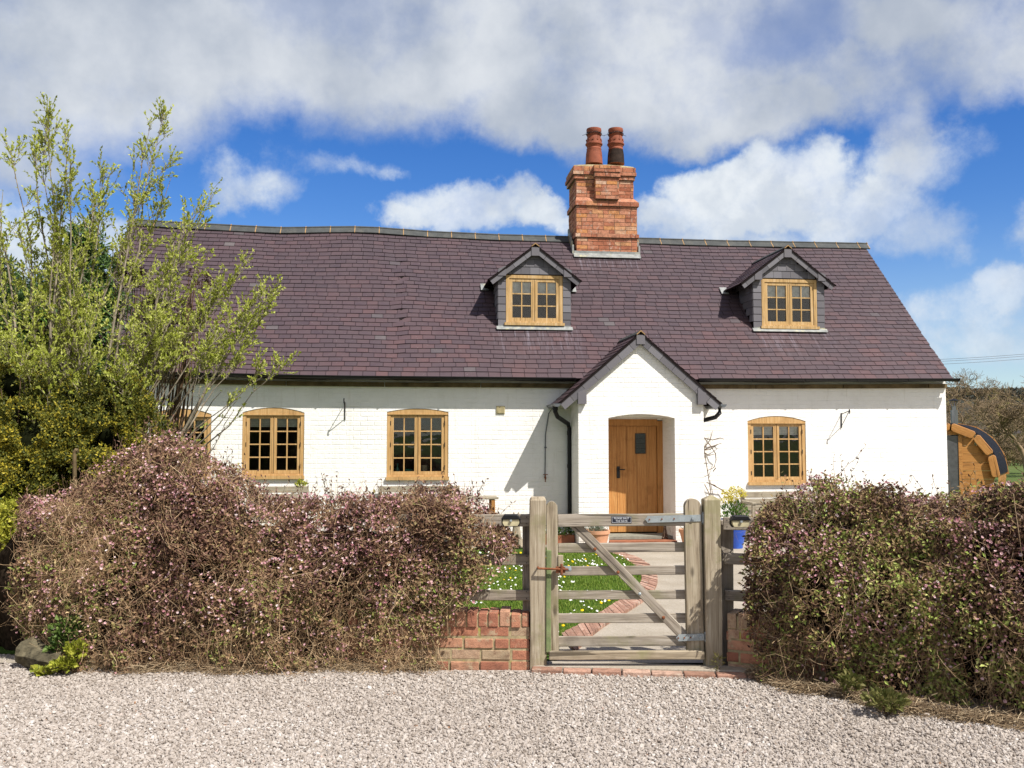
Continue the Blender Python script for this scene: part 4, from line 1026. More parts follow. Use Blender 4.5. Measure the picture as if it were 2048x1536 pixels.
MB().tube([b_ + Vector((0, .02, 0)), b_ + Vector((0, -.07, 0)), b_ + Vector((-.01, -.10, -.02)), b_ + Vector((-.01, -.10, -.07))], .014, 8).tube([b_ + Vector((0, -.05, 0)), b_ + Vector((0, -.05, .05))], .008, 6).box(b_.x - .04, b_.x + .04, YW - .08, YW - .065, b_.z + .045, b_.z + .058).build('valve', M['rust'], et)

# ornaments on the inner window ledge
YI = YW + .14
MB().box(WD[2][0] + .05, WD[2][1] - .05, YI - .02, YI + .25, WD[2][4] + .02, WD[2][4] + .05).build('window_ledge', M['oak'], cott)
zl = WD[2][4] + .052
def orn(name, px, prof, m_, lab, cat, s=1.0):
    x = at(px, 940, YI + .08).x; o = MB().lathe((x, YI + .08, zl), [(a * s, b * s) for a, b in prof], 20).build(name, m_, smooth=True, loc=(x, YI + .08, zl)); tag(o, lab, cat); return o
orn('teal_bowl', 816, [(.03, 0), (.06, .02), (.075, .06), (.07, .10), (.06, .10), (.055, .04)], M['teal'], 'round teal bowl on the ledge inside the window with ornaments', 'bowl', 1.2)
orn('cream_jug', 848, [(.04, 0), (.055, .06), (.04, .14), (.045, .17), (.035, .17), (.03, .1)], M['cream'], 'cream jug on the ledge inside the window, right of the teal bowl', 'jug', 1.1)
orn('glass_bottle', 795, [(.03, 0), (.032, .12), (.012, .16), (.012, .22)], M['teal'], 'slim teal bottle on the ledge inside the window, left of the bowl', 'bottle')

# ---------------------------------------------------------------- boards: local x along the board
def board(name, p0, p1, w, th, m_, parent=None, facing=(0, -1, 0), bevel=0.006, shape=None, loc_y=None, sag=0):
    """a sawn board from p0 to p1 (centre line), w wide, th thick"""
    p0, p1 = Vector(p0), Vector(p1); L = (p1 - p0).length; X = (p1 - p0).normalized(); Fy = Vector(facing).normalized()
    Z = X.cross(-Fy).normalized(); Yv = Z.cross(X).normalized()
    Mw = Matrix.Translation(p0) @ Matrix((X, Yv, Z)).transposed().to_4x4()
    mb = MB(); n = 7; S = [] if shape is None else shape
    seg = max(2, int(L / .12)); V = []; ph = random.random() * 9
    for i in range(seg + 1):
        u = i / seg; x = u * L; wv = (noise.noise(Vector((x * 2.2, ph, 0))) * .0035, noise.noise(Vector((x * 2.0, ph, 7))) * .0035)
        hw_ = w / 2 + noise.noise(Vector((x * 4, ph, 3))) * .002
        if shape == 'round' and x > L - w / 2: hw_ = math.sqrt(max(0.0, (w / 2) ** 2 - (x - (L - w / 2)) ** 2)) + .002
        V += [(x, -th / 2 + wv[0], -hw_ + wv[1]), (x, th / 2 + wv[0], -hw_ + wv[1]), (x, th / 2 + wv[0], hw_ + wv[1]), (x, -th / 2 + wv[0], hw_ + wv[1])]
    if shape == 'round':   # resample the rounded head finely
        V = []
        xs = list(np.linspace(0, L - w / 2, seg)) + [L - w / 2 + w / 2 * math.sin(q) for q in np.linspace(.15, math.pi / 2, 9)]
        for x in xs:
            wv = (noise.noise(Vector((x * 2.2, ph, 0))) * .003, noise.noise(Vector((x * 2.0, ph, 7))) * .003)
            hw_ = w / 2 if x <= L - w / 2 else max(.004, math.sqrt(max(0, (w / 2) ** 2 - (x - (L - w / 2)) ** 2)))
            V += [(x, -th / 2 + wv[0], -hw_ + wv[1]), (x, th / 2 + wv[0], -hw_ + wv[1]), (x, th / 2 + wv[0], hw_ + wv[1]), (x, -th / 2 + wv[0], hw_ + wv[1])]
        seg = len(xs) - 1
    F = [(0, 3, 2, 1), (seg * 4, seg * 4 + 1, seg * 4 + 2, seg * 4 + 3)]
    for i in range(seg):
        for j in range(4): F.append((i * 4 + j, i * 4 + (j + 1) % 4, i * 4 + 4 + (j + 1) % 4, i * 4 + 4 + j))
    mb.add([Mw @ Vector(v) for v in V], F)
    if Matrix((X, Yv, Z)).determinant() < 0: mb.f = [f[::-1] for f in mb.f]
    return mb.build(name, m_, parent, Mw=Mw, bevel=bevel)

ZG = 7.12
FN = -HF      # facing the camera side
FWv = Vector(HF)
def gpt(px, py, dz=0.0): return az_(px, py, ZG + dz)
# gate posts
def post(px0, px1, pyt, pyb, Z, lab, group, pointed):
    pm = (px0 + px1) / 2; a = az_(pm, pyb, Z); w = (az_(px1, 1150, Z) - az_(px0, 1150, Z)).length
    t_ = az_(pm, pyt, Z); base = Vector((a.x, a.y, -.03)); c = base + FWv * (w / 2); hgt = t_.z
    Mw = Matrix.Translation(c) @ Matrix.Rotation(-YAW, 4, 'Z') @ Matrix.Rotation(-math.pi / 2, 4, 'Y')
    mb = MB(); h = w / 2; seg = 12; H1 = hgt - (.035 if pointed else .02) + .03; V = []
    X = Vector((cy, -sy, 0)); ph = random.random() * 9
    for i in range(seg + 1):
        z = H1 * i / seg; o_ = X * noise.noise(Vector((z * 1.5, ph, 0))) * .008
        for dx, dy in ((-1, -1), (1, -1), (1, 1), (-1, 1)): V.append(c + o_ + X * dx * (h + noise.noise(Vector((z * 3, ph, dx * 3))) * .002) + FWv * dy * h + Vector((0, 0, z)))
    F = [(i * 4 + j, i * 4 + (j + 1) % 4, i * 4 + 4 + (j + 1) % 4, i * 4 + 4 + j) for i in range(seg) for j in range(4)] + [(0, 3, 2, 1)]
    b = seg * 4
    if pointed: V += [c + o_ + Vector((0, 0, H1 + .035)), ]; F += [(b, b + 1, b + 4), (b + 1, b + 2, b + 4), (b + 2, b + 3, b + 4), (b + 3, b, b + 4)]
    else: 
        V += [c + o_ + X * dx * h * .82 + FWv * dy * h * .8 + Vector((0, 0, H1 + .026)) for dx, dy in ((-1, -1), (1, -1), (1, 1), (-1, 1))]
        F += [(b + j, b + (j + 1) % 4, b + 4 + (j + 1) % 4, b + 4 + j) for j in range(4)] + [(b + 4, b + 5, b + 6, b + 7)]
    mb.add(V, F); o = mb.build('gate_post', M['post'], Mw=Mw, bevel=.006); tag(o, lab, 'gate post', group); return o
post(1060, 1093, 996, 1328, 7.10, 'square wooden gate post on the latch side with a chamfered flat top', 'wooden gate posts', False)
post(1413, 1446, 990, 1332, 7.08, 'square wooden gate post on the hinge side with a low pointed top', 'wooden gate posts', True)

g0 = gpt(1250, 1320); gate = empty('garden_gate', (g0.x, g0.y, .04), 'closed five barred wooden garden gate with a diagonal brace and small black sign', 'gate', rz=-YAW)
def gb(name, a, b_, pyw, th, dz, m_=M['grey'], shape=None, part_label=None):
    p0, p1 = gpt(a[0], a[1], dz), gpt(b_[0], b_[1], dz); w = pyw * ZG / FPX
    o = board(name, p0, p1, w, th, m_, gate, facing=FN, shape=shape)
    if part_label: o['label'] = part_label
    return o
# stiles
gb('stile', (1106, 1306), (1103.5, 1003), 22, .07, .03, M['post'], 'round', 'slim stile on the latch side')
gb('stile', (1389.5, 1306), (1384, 997), 32, .075, .03, M['post'], 'round', 'broad stile on the hinge side')
gb('top_rail', (1115, 1041), (1371, 1039), 24, .05, .026)
gb('bottom_rail', (1098, 1310.5), (1408, 1309.5), 16, .045, -.035, M['post'])
for (yl, yr_, w_) in ((1096, 1094, 19), (1142, 1140, 18), (1190, 1188.5, 18), (1236.5, 1236, 19), (1282.5, 1281.5, 20)):
    gb('rail', (1116, yl), (1376, yr_), w_, .022, .066)
gb('brace', (1141, 1040), (1392, 1296), 20, .026, .039, M['grey'])
gb('batten', (1097, 1304), (1097, 1100), 10, .05, -.005, plain('mossy_green_timber', (.16, .20, .09), .95, .1, var=.35, sc=9, spot=(.22, .22, .12)))
gb('latch_block', (1121, 1144), (1121, 1110), 11, .03, .0, M['post'])
gX = Vector((cy, -sy, 0)); gZ = Vector((0, 0, 1))
def strap(pa, pb, pyw, dz):
    a, b_ = gpt(*pa, dz), gpt(*pb, dz); w = pyw * ZG / FPX / 2; d_ = (b_ - a).normalized(); n_ = Vector((0, 0, 1))
    pts = [a + d_ * .012 + n_ * w * .5, a, a + d_ * .012 - n_ * w * .5, a + d_ * .02 - n_ * w, b_ - n_ * w, b_ + n_ * w, a + d_ * .02 + n_ * w]
    mb = MB().extr(pts[::-1], FWv * .007)
    for u in (.08, .3, .52): p = a.lerp(b_, u); mb.tube([p + FWv * .002, p - FWv * .006], .006, 8, .5, 1)
    p = a.lerp(b_, .86); mb.tube([p, p - FWv * .012], .012, 10)
    mb.tube([b_ + d_ * .022 + FWv * .02 - n_ * w * 1.5, b_ + d_ * .022 + FWv * .02 + n_ * w * 1.3], .018, 10); mb.tube([b_ + d_ * .022 + FWv * .02 - n_ * w * 2.0, b_ + d_ * .022 + FWv * .02 + n_ * w * 1.8], .009, 8)
    mb.box(0, 0, 0, 0, 0, 0) if False else None
    mb.tube([b_ + d_ * .022 + FWv * .02 - n_ * w * 1.7, b_ + d_ * .07 + FWv * .04 - n_ * w * 1.7], .008, 6, .5, 0)
    mb.build('strap_hinge', [M['galv'], M['rust']], gate)
strap((1290, 1039), (1402, 1036), 13, -.014); strap((1352, 1276), (1408, 1274), 13, -.022)
# latch
L0, L1 = gpt(1076, 1137, -.06), gpt(1140, 1139, -.06)
MB().tube([L0, L1], .008, 8).ob(gpt(1112, 1146, -.055), gX * .07, gZ * .045, FWv * .03).tube([gpt(1123, 1150, -.06), gpt(1123, 1128, -.06)], .01, 8).tube([L0 + gZ * .01, L0 + FWv * .05], .008, 6).build('latch', M['rust'], gate)
MB().ob(gpt(1128, 1143, -.05), gX * .055, gZ * .04, FWv * .012).tube([gpt(1140, 1138, -.07), gpt(1140, 1138, -.03)], .012, 10).build('keep_plate', M['galv'], gate)
for (px, py) in ((1190, 1098), (1236, 1144.5), (1279.5, 1188), (1327, 1235)):
    p = gpt(px, py, .025); MB().tube([p + FWv * .006, p - FWv * .004, p - FWv * .008], [.013, .012, .006], 12).build('bolt', M['galv' if px == 1279.5 else 'rust'], gate, smooth=False)
# sign
s0 = gpt(1223, 1046, 0); s1 = gpt(1263, 1033, 0); sw, sh = (s1 - s0).dot(gX), s1.z - s0.z
mb = MB(); mb.ob(s0 - FWv * .002, gX * sw, gZ * sh, FWv * .006)
sg = mb.build('sign', M['sign'], gate)
mb = MB(); e_ = .0035; q = .0045
for (o_, u_, v_) in ((s0 + gX * e_ + gZ * e_, gX * (sw - 2 * e_), gZ * .0016), (s0 + gX * e_ + gZ * (sh - e_ - .0016), gX * (sw - 2 * e_), gZ * .0016), (s0 + gX * e_ + gZ * (e_ + .0017), gX * .0016, gZ * (sh - 2 * e_ - .0034)), (s0 + gX * (sw - e_ - .0016) + gZ * (e_ + .0017), gX * .0016, gZ * (sh - 2 * e_ - .0034))):
    mb.ob(o_ - FWv * .0032, u_, v_, FWv * .0011)
mb.build('sign_border', M['letter'], sg)
SR = Matrix((gX, gZ, -FWv)).transposed().to_4x4()
for txt, zc in (('PLEASE SHUT', .70), ('THE GATE', .30)):
    cu = bpy.data.curves.new('lettering', 'FONT'); cu.body = txt; cu.size = sh * .38; cu.align_x = 'CENTER'; cu.align_y = 'CENTER'; cu.extrude = .0004; cu.space_character = 1.05
    cu.materials.append(M['letter'])
    tmp = bpy.data.objects.new('tmp', cu); scene.collection.objects.link(tmp); dg = bpy.context.evaluated_depsgraph_get()
    me = bpy.data.meshes.new_from_object(tmp.evaluated_get(dg)); bpy.data.objects.remove(tmp)
    if not me.materials: me.materials.append(M['letter'])
    link('lettering', me, sg, Matrix.Translation(s0 + gX * sw / 2 + gZ * sh * zc - FWv * .0034) @ SR)

# fences either side
def fence(name, lab, post_px, rails, Z0, Z1, side):
    px = (rails[0][0][0] + rails[0][1][0]) / 2; b_ = az_(post_px[0], 1330, Z0)
    f = empty(name, (b_.x, b_.y, 0), lab, 'fence', 'post and rail fences beside the gate')
    board('post', (lambda p: (p.x, p.y, 0))(az_((post_px[0] + post_px[1]) / 2, 1300, Z0 + .13)), (lambda p: (p.x, p.y, p.z))(az_((post_px[0] + post_px[1]) / 2, 1040, Z0 + .13)), .10, .08, M['grey'], f, facing=FN)
    for (a, c, w) in rails:
        board('rail', az_(*a, Z0 + .05), az_(*c, Z1 + .05), w * Z0 / FPX, .035, M['grey'], f, facing=FN)
    for (a, c, w) in rails:
        p = az_(*a, Z0 + .03)
        for dz_ in (-.025, .025): q = p + gX * (side * .03) + gZ * dz_; MB().tube([q, q - FWv * .003], .004, 6).build('nail', M['iron'], f)
    return f
fence('left_fence'.replace('left_', 'wooden_'), 'grey post and rail fence left of the gate running behind the purple hedge', (1052, 1064), [((1061, 1041), (700, 1041), 24), ((1061, 1119), (700, 1118), 22), ((1061, 1190), (700, 1190), 21)], 7.15, 7.3, -1)
fence('wooden_fence', 'grey post and rail fence right of the gate running into the green and pink hedge', (1447, 1457), [((1446, 1047), (1610, 1049), 25), ((1448, 1117), (1610, 1122), 22), ((1450, 1190), (1610, 1198), 21)], 7.12, 7.02, 1)

# solar lights on the fence rails
def solar(px, py, Z, lab):
    c = az_(px, py, Z); e = empty('solar_light', c, lab, 'solar light', 'solar lights on the fence rails', rz=-YAW); s = .072
    hx = [(-1, .0), (-.8, .42), (.8, .42), (1, .0), (1, -.3), (.8, -.62), (-.8, -.62), (-1, -.3)]
    def poly(sc, ys): return [c + gX * (x * s * sc) + gZ * (z * s * sc) + FWv * ys for x, z in hx]
    MB().extr(poly(1.0, -.02), FWv * .03).build('back', M['black'], e)
    MB().extr(poly(.86, -.065), FWv * .044).build('lens', M['cream'], e)
    q = [(-1.05, .12), (-.7, .62), (.7, .62), (1.05, .12)]
    MB().extr([c + gX * x * s + gZ * z * s - FWv * .075 for x, z in q], FWv * .09).build('solar_panel', M['black'], e, bevel=.006)
    MB().ob(c + gX * -.008 + gZ * -.005 - FWv * .08, gX * .016, gZ * .014, FWv * .01).build('sensor', M['galv'], e)
    return e
solar(1478, 1042, 7.06, 'black and cream solar light on the rail right of the hinge side post')
solar(1022, 1040, 7.08, 'black and cream solar light on the rail left of the latch side post')

# garden walls
def gwall(name, lab, a, c, h, th=.215):
    """brick wall from a to c (ground points), with a soldier course on top"""
    a, c = Vector(a), Vector(c); U = (c - a).normalized(); Nn = Vector((U.y, -U.x, 0)); L = (c - a).length
    mb = MB(); mb.ob(a - gZ * .02, U * L, -Nn * th, gZ * (h + .01), .5, 1)
    lay(mb, a - gZ * .02, U, gZ, Nn, L, h - .095 + .02, bl=.212, bh=.066, mo=.017, proud=.007, jit=.006, depth=.05)
    x = 0.004
    while x < L - .03:
        w = random.uniform(.062, .074); mb.ob(a + U * x + gZ * (h - .10 + random.uniform(-.004, .004)) + Nn * (.008 + random.uniform(-.006, .008)), U * min(w, L - x), gZ * (.105 + random.uniform(-.006, .008)), -Nn * (th + .015), random.random()); x += w + .014
    if True:   # end face bricks
        lay(mb, c - gZ * .02 + U * 0, -Nn, gZ, U, th, h - .1, bl=.20, bh=.066, mo=.013, proud=.008, depth=.03)
        lay(mb, a - gZ * .02 - Nn * th, Nn, gZ, -U, th, h - .1, bl=.20, bh=.066, mo=.013, proud=.008, depth=.03)
    o = mb.build(name, [M['gbrick'], M['mortar']], loc=(a + c) / 2, bevel=.004); tag(o, lab, 'wall', 'low brick garden walls')
hL = (1335 - 1226) * 7.15 / FPX
gwall('brick_wall', 'low worn red brick wall under the hedge left of the gate', CF((700 - 1024) / FPX * 7.2, 7.2), CF((1057 - 1024) / FPX * 7.13, 7.13), hL)
gwall('brick_wall', 'low shaded red brick wall under the hedge right of the gate', CF((1449 - 1024) / FPX * 7.1, 7.1), CF(2.25, 6.78), hL)
mb = MB(); a = CF((1062 - 1024) / FPX * 7.0, 7.0); c = CF((1512 - 1024) / FPX * 6.83, 6.83); U = (c - a).normalized(); L = (c - a).length; x = 0; Nn = Vector((U.y, -U.x, 0))
while x < L - .05:
    w = random.uniform(.20, .225); mb.ob(a + U * x - gZ * .02 + Nn * random.uniform(-.006, .006), U * min(w, L - x), gZ * (.052 + random.uniform(-.005, .005)), -Nn * .10, random.random()); x += w + .012
mb.ob(a - gZ * .02 - Nn * .1, U * L, gZ * .06, -Nn * .16, .5, 1)
o = mb.build('brick_threshold', [M['ebrick'], M['conc']], loc=(a + c) / 2, bevel=.006); tag(o, 'row of red bricks set in the ground under the gate', 'threshold')

# ---------------------------------------------------------------- garden furniture and pots
def bench(px0, px1, pyt, lab, yb=YW - .12):
    x0, x1, zt_ = at(px0, pyt, yb).x, at(px1, pyt, yb).x, at((px0 + px1) / 2, pyt, yb).z
    e = empty('garden_bench', ((x0 + x1) / 2, yb - .25, 0), lab, 'bench', 'wooden garden benches under the windows')
    b_ = lambda n, p0, p1, w, th, f=(0, -1, 0): board(n, p0, p1, w, th, M['bench'], e, facing=f, bevel=.005)
    b_('top_rail', (x0, yb, zt_ - .05), (x1, yb, zt_ - .05), .10, .035)
    for k in range(2): b_('slat', (x0 + .06, yb, zt_ - .165 - k * .11), (x1 - .06, yb, zt_ - .165 - k * .11), .085, .025)
    for k in range(4): b_('seat_slat', (x0, yb - .08 - k * .11, .43), (x1, yb - .08 - k * .11, .43), .095, .028, (0, 0, 1))
    for xx in (x0 + .03, x1 - .03):
        b_('leg', (xx, yb + .03, 0.012), (xx, yb + .03, zt_ - .01), .06, .05); b_('leg', (xx, yb - .46, 0.012), (xx, yb - .46, .64), .06, .05)
        b_('arm', (xx, yb, .66), (xx, yb - .50, .66), .035, .07, (1, 0, 0))
    return e
bench(505, 617, 973, 'grey wooden bench with its top rail under the arched window nearest the tree mound')
bench(757, 919, 972, 'grey wooden bench with its top rail under the window with ornaments')
bench(1483, 1650, 983, 'grey wooden bench under the window right of the porch')
x0, x1, zz = at(898, 996, YW - .5).x, at(992, 996, YW - .5).x, at(945, 994, YW - .5).z
e = empty('garden_table', ((x0 + x1) / 2, YW - .6, 0), 'small tan wooden table against the wall behind the left hedge end', 'table')
for k in range(3): board('top_board', (x0, YW - .5 - k * .15, zz), (x1, YW - .5 - k * .15, zz), .145, .035, M['bench'], e, facing=(0, 0, 1))
for xx in (x0 + .08, x1 - .08):
    for yy in (YW - .47, YW - .83): board('leg', (xx, yy, .012), (xx, yy, zz - .02), .06, .06, M['saunawood'], e)

def leaf_cloud(c, r, n, D0=(0, 0, 1), spread=1.0, L=(.03, .06), asp=.45):
    P = rng.normal(size=(n, 3)); P /= np.linalg.norm(P, axis=1, keepdims=True); P *= rng.random((n, 1)) ** .4
    D = P * np.array([1, 1, .6]) * spread + np.array(D0) + rng.normal(size=(n, 3)) * .3
    P = P * np.array(r) + np.array(c); l = rng.uniform(*L, n)
    return leaf_quads(P, D, l, l * asp)
def stems_np(base, n, h, spread, rad=.003, K=6):
    b_ = np.array(base)[None] + rng.normal(size=(n, 3)) * np.array([spread * .25, spread * .25, 0])
    tip = b_ + np.stack([rng.normal(size=n) * spread, rng.normal(size=n) * spread, h * rng.uniform(.6, 1.1, n)], 1)
    u = np.linspace(0, 1, K)[None, :, None]; P = b_[:, None] * (1 - u) + tip[:, None] * u
    P[:, :, 2] -= (np.sin(u[..., 0] * np.pi) * 0) ; P += rng.normal(size=P.shape) * .006
    V, F, _ = tubes_np(P, np.linspace(rad, rad * .4, K)[None], 3); return V, F, P
def pot(name, px, pyt, pyb, Y, wtop, m_, lab, plant, square=False, wb=.68):
    c = at(px, pyb, Y); c.z = .013; h = at(px, pyt, Y).z - c.z
    e = empty(name, c, lab, 'plant pot'); r = wtop / 2
    if not square: prof = [(r * wb, 0), (r * .93, h * .80), (r, h * .82), (r * 1.02, h), (r * .90, h), (r * .86, h * .86), (r * .5, h * .84)]
    else: prof = [(r * wb, 0), (r * .95, h * .72), (r * 1.0, h * .75), (r * 1.02, h), (r * .92, h), (r * .88, h * .9), (r * .5, h * .88)]
    MB().lathe(c, prof, 32).build('pot', m_, e, smooth=True).modifiers.new('es', 'EDGE_SPLIT').split_angle = R(35)
    MB().lathe(c + gZ * h * .85, [(r * .86, 0), (r * .7, .02)], 20).build('soil', M['underlay'], e)
    plant(e, c + gZ * h * .88, r); return e
G1 = leaf_mat('grey_green_leaf', [(0, (.10, .13, .08)), (1, (.22, .26, .18))], .2)
G2 = leaf_mat('fresh_green_leaf', [(0, (.04, .11, .015)), (.6, (.09, .20, .03)), (1, (.18, .30, .05))], .35)
GY = leaf_mat('yellow_spray', [(0, (.45, .42, .03)), (1, (.75, .62, .05))], .3)
GLm = leaf_mat('lime_leaf', [(0, (.14, .17, .02)), (.5, (.33, .36, .04)), (1, (.52, .52, .09))], .35)
def tuft(m_, h=.2, n=160):
    def f(e, c, r):
        P = np.array(c)[None] + rng.normal(size=(n, 3)) * np.array([r * .35, r * .35, .01]); D = rng.normal(size=(n, 3)) * .45; D[:, 2] = 1
        V, F = leaf_quads(P, D, rng.uniform(.5, 1, n) * h, .008); bulk('leaves', V, F, m_, e, rnd=np.repeat(rng.random(n), 2))
    return f
pot('terracotta_pot', 1192, 1060, 1095, 14.45, .44, M['copper'], 'round terracotta pot left of the porch door, seen through the gate', tuft(G1))
pot('terracotta_pot', 1385, 1058, 1100, 14.45, .42, M['copper'], 'round terracotta pot right of the porch door, behind the broad gate stile', tuft(G1, .14))
def shrub(e, c, r):
    V, F, P = stems_np(c, 26, .55, .14); bulk('stem', V, F, M['twig'], e)
    a, b_ = leaf_cloud(c + gZ * .16, (.24, .2, .17), 420, L=(.03, .07)), None
    bulk('leaves', a[0], a[1], G2, e, rnd=np.repeat(rng.random(420), 2))
    V, F = merge([leaf_cloud(c + gZ * .46 + Vector((.02, 0, 0)), (.20, .15, .10), 380, D0=(0, 0, .3), L=(.025, .05)), leaf_cloud(c + gZ * .36 + Vector((-.10, -.05, 0)), (.12, .12, .05), 120, D0=(0, 0, .3), L=(.025, .05))])
    bulk('flowers', V, F, GY, e, rnd=rng.random(len(F)))
pot('blue_pot', 1468, 1038, 1096, 14.3, .44, M['blue'], 'blue glazed pot with a green and yellow shrub right of the hinge side gate post', shrub, wb=.62)
# flower bed left of the porch
mb = MB(); bx0, bx1 = at(1090, 1085, 15.1).x, pxl - .02
mb.box(bx0, bx1, YW - .45, YW - .02, .012, .16, .5, 0)
e = empty('flower_trough', ((bx0 + bx1) / 2, YW - .25, 0), 'low brick edged flower bed with small white flowers left of the porch', 'flower bed')
mb.build('bed', M['tile'], e); c = Vector(((bx0 + bx1) / 2, YW - .35, .22)); a = leaf_cloud(c, (.33, .16, .14), 900, L=(.02, .045)); bulk('leaves', a[0], a[1], G2, e, rnd=np.repeat(rng.random(900), 2))
a = leaf_cloud(c + Vector((0, -.05, .03)), (.33, .16, .13), 90, L=(.025, .03), asp=1.0); bulk('flowers', a[0], a[1], M['letter'], e)
# stone hare and small ornament
def hare(loc, s, lab, m_, rz=0):
    me = bpy.data.meshes.new('stone_hare')
    J = [(0, 0, .10), (0, 0, .22), (0, -.02, .34), (0, -.05, .43), (0, -.07, .52), (0, -.13, .53), (-.03, -.05, .60), (-.05, -.03, .72), (.03, -.05, .60), (.05, -.03, .72), (-.09, -.02, .10), (-.10, -.14, .03), (.09, -.02, .10), (.10, -.14, .03), (-.05, -.10, .28), (-.05, -.13, .06), (.05, -.10, .28), (.05, -.13, .06)]
    E = [(0, 1), (1, 2), (2, 3), (3, 4), (4, 5), (4, 6), (6, 7), (4, 8), (8, 9), (0, 10), (10, 11), (0, 12), (12, 13), (2, 14), (14, 15), (2, 16), (16, 17)]
    rad = [.13, .12, .095, .06, .07, .035, .022, .015, .022, .015, .08, .03, .08, .03, .035, .025, .035, .025]
    me.from_pydata([(x * s, y * s, z * s) for x, y, z in J], E, []); me.materials.append(m_)
    o = link('stone_ornament', me, None, Matrix.Translation(Vector(loc)) @ Matrix.Rotation(rz, 4, 'Z'))
    sk = o.modifiers.new('skin', 'SKIN'); me.skin_vertices[0].data[0].use_root = True
    for i, r_ in enumerate(rad): me.skin_vertices[0].data[i].radius = (r_ * s, r_ * s)
    o.modifiers.new('sub', 'SUBSURF').levels = 2; o.modifiers['sub'].render_levels = 2
    tag(o, lab, 'ornament'); return o
p = at(1032, 1085, 14.6); hare((p.x, 14.6, .012), .80, 'pale stone hare with upright ears between the left hedge and the gate post', M['stone'])
p = at(1337, 1080, YP + .25); hare((pdr - .13, YP + .2, .086), .36, 'small dark mottled hare figure on the porch step beside the door', plain('mottled', (.09, .06, .04), .8, .2, var=.5, sc=30, spot=(.3, .26, .2)))

# bare climber right of the porch
mb = MB(); YV = YW - .05
for pts in ([(1424, 1000), (1418, 960), (1410, 910), (1407, 885)], [(1431, 1015), (1420, 960)], [(1407, 900), (1425, 893), (1443, 886)], [(1408, 876), (1425, 880), (1440, 876), (1448, 878)], [(1409, 895), (1420, 880), (1425, 862)], [(1410, 878), (1422, 893), (1431, 907), (1432, 920), (1428, 935), (1415, 941)], [(1408, 905), (1418, 911), (1430, 908)], [(1408, 900), (1420, 899), (1434, 890)], [(1425, 970), (1445, 980), (1462, 995)], [(1413, 965), (1428, 970), (1450, 985)], [(1432, 935), (1426, 943), (1430, 938)], [(1407, 965), (1415, 980), (1424, 1000)]):
    P = [at(x, y, YV - random.random() * .06) for x, y in pts]; mb.tube(P, [.008] * (len(P) - 1) + [.004], 5)
p = at(1424, 1000, YV); mb.tube([p, Vector((p.x + .02, YV, .3)), Vector((p.x + .03, YV, .012))], .010, 6)
o = mb.build('bare_climber', M['twig'], loc=(p.x, YV, 0)); tag(o, 'bare thin climbing stems on the white wall right of the porch', 'climber')

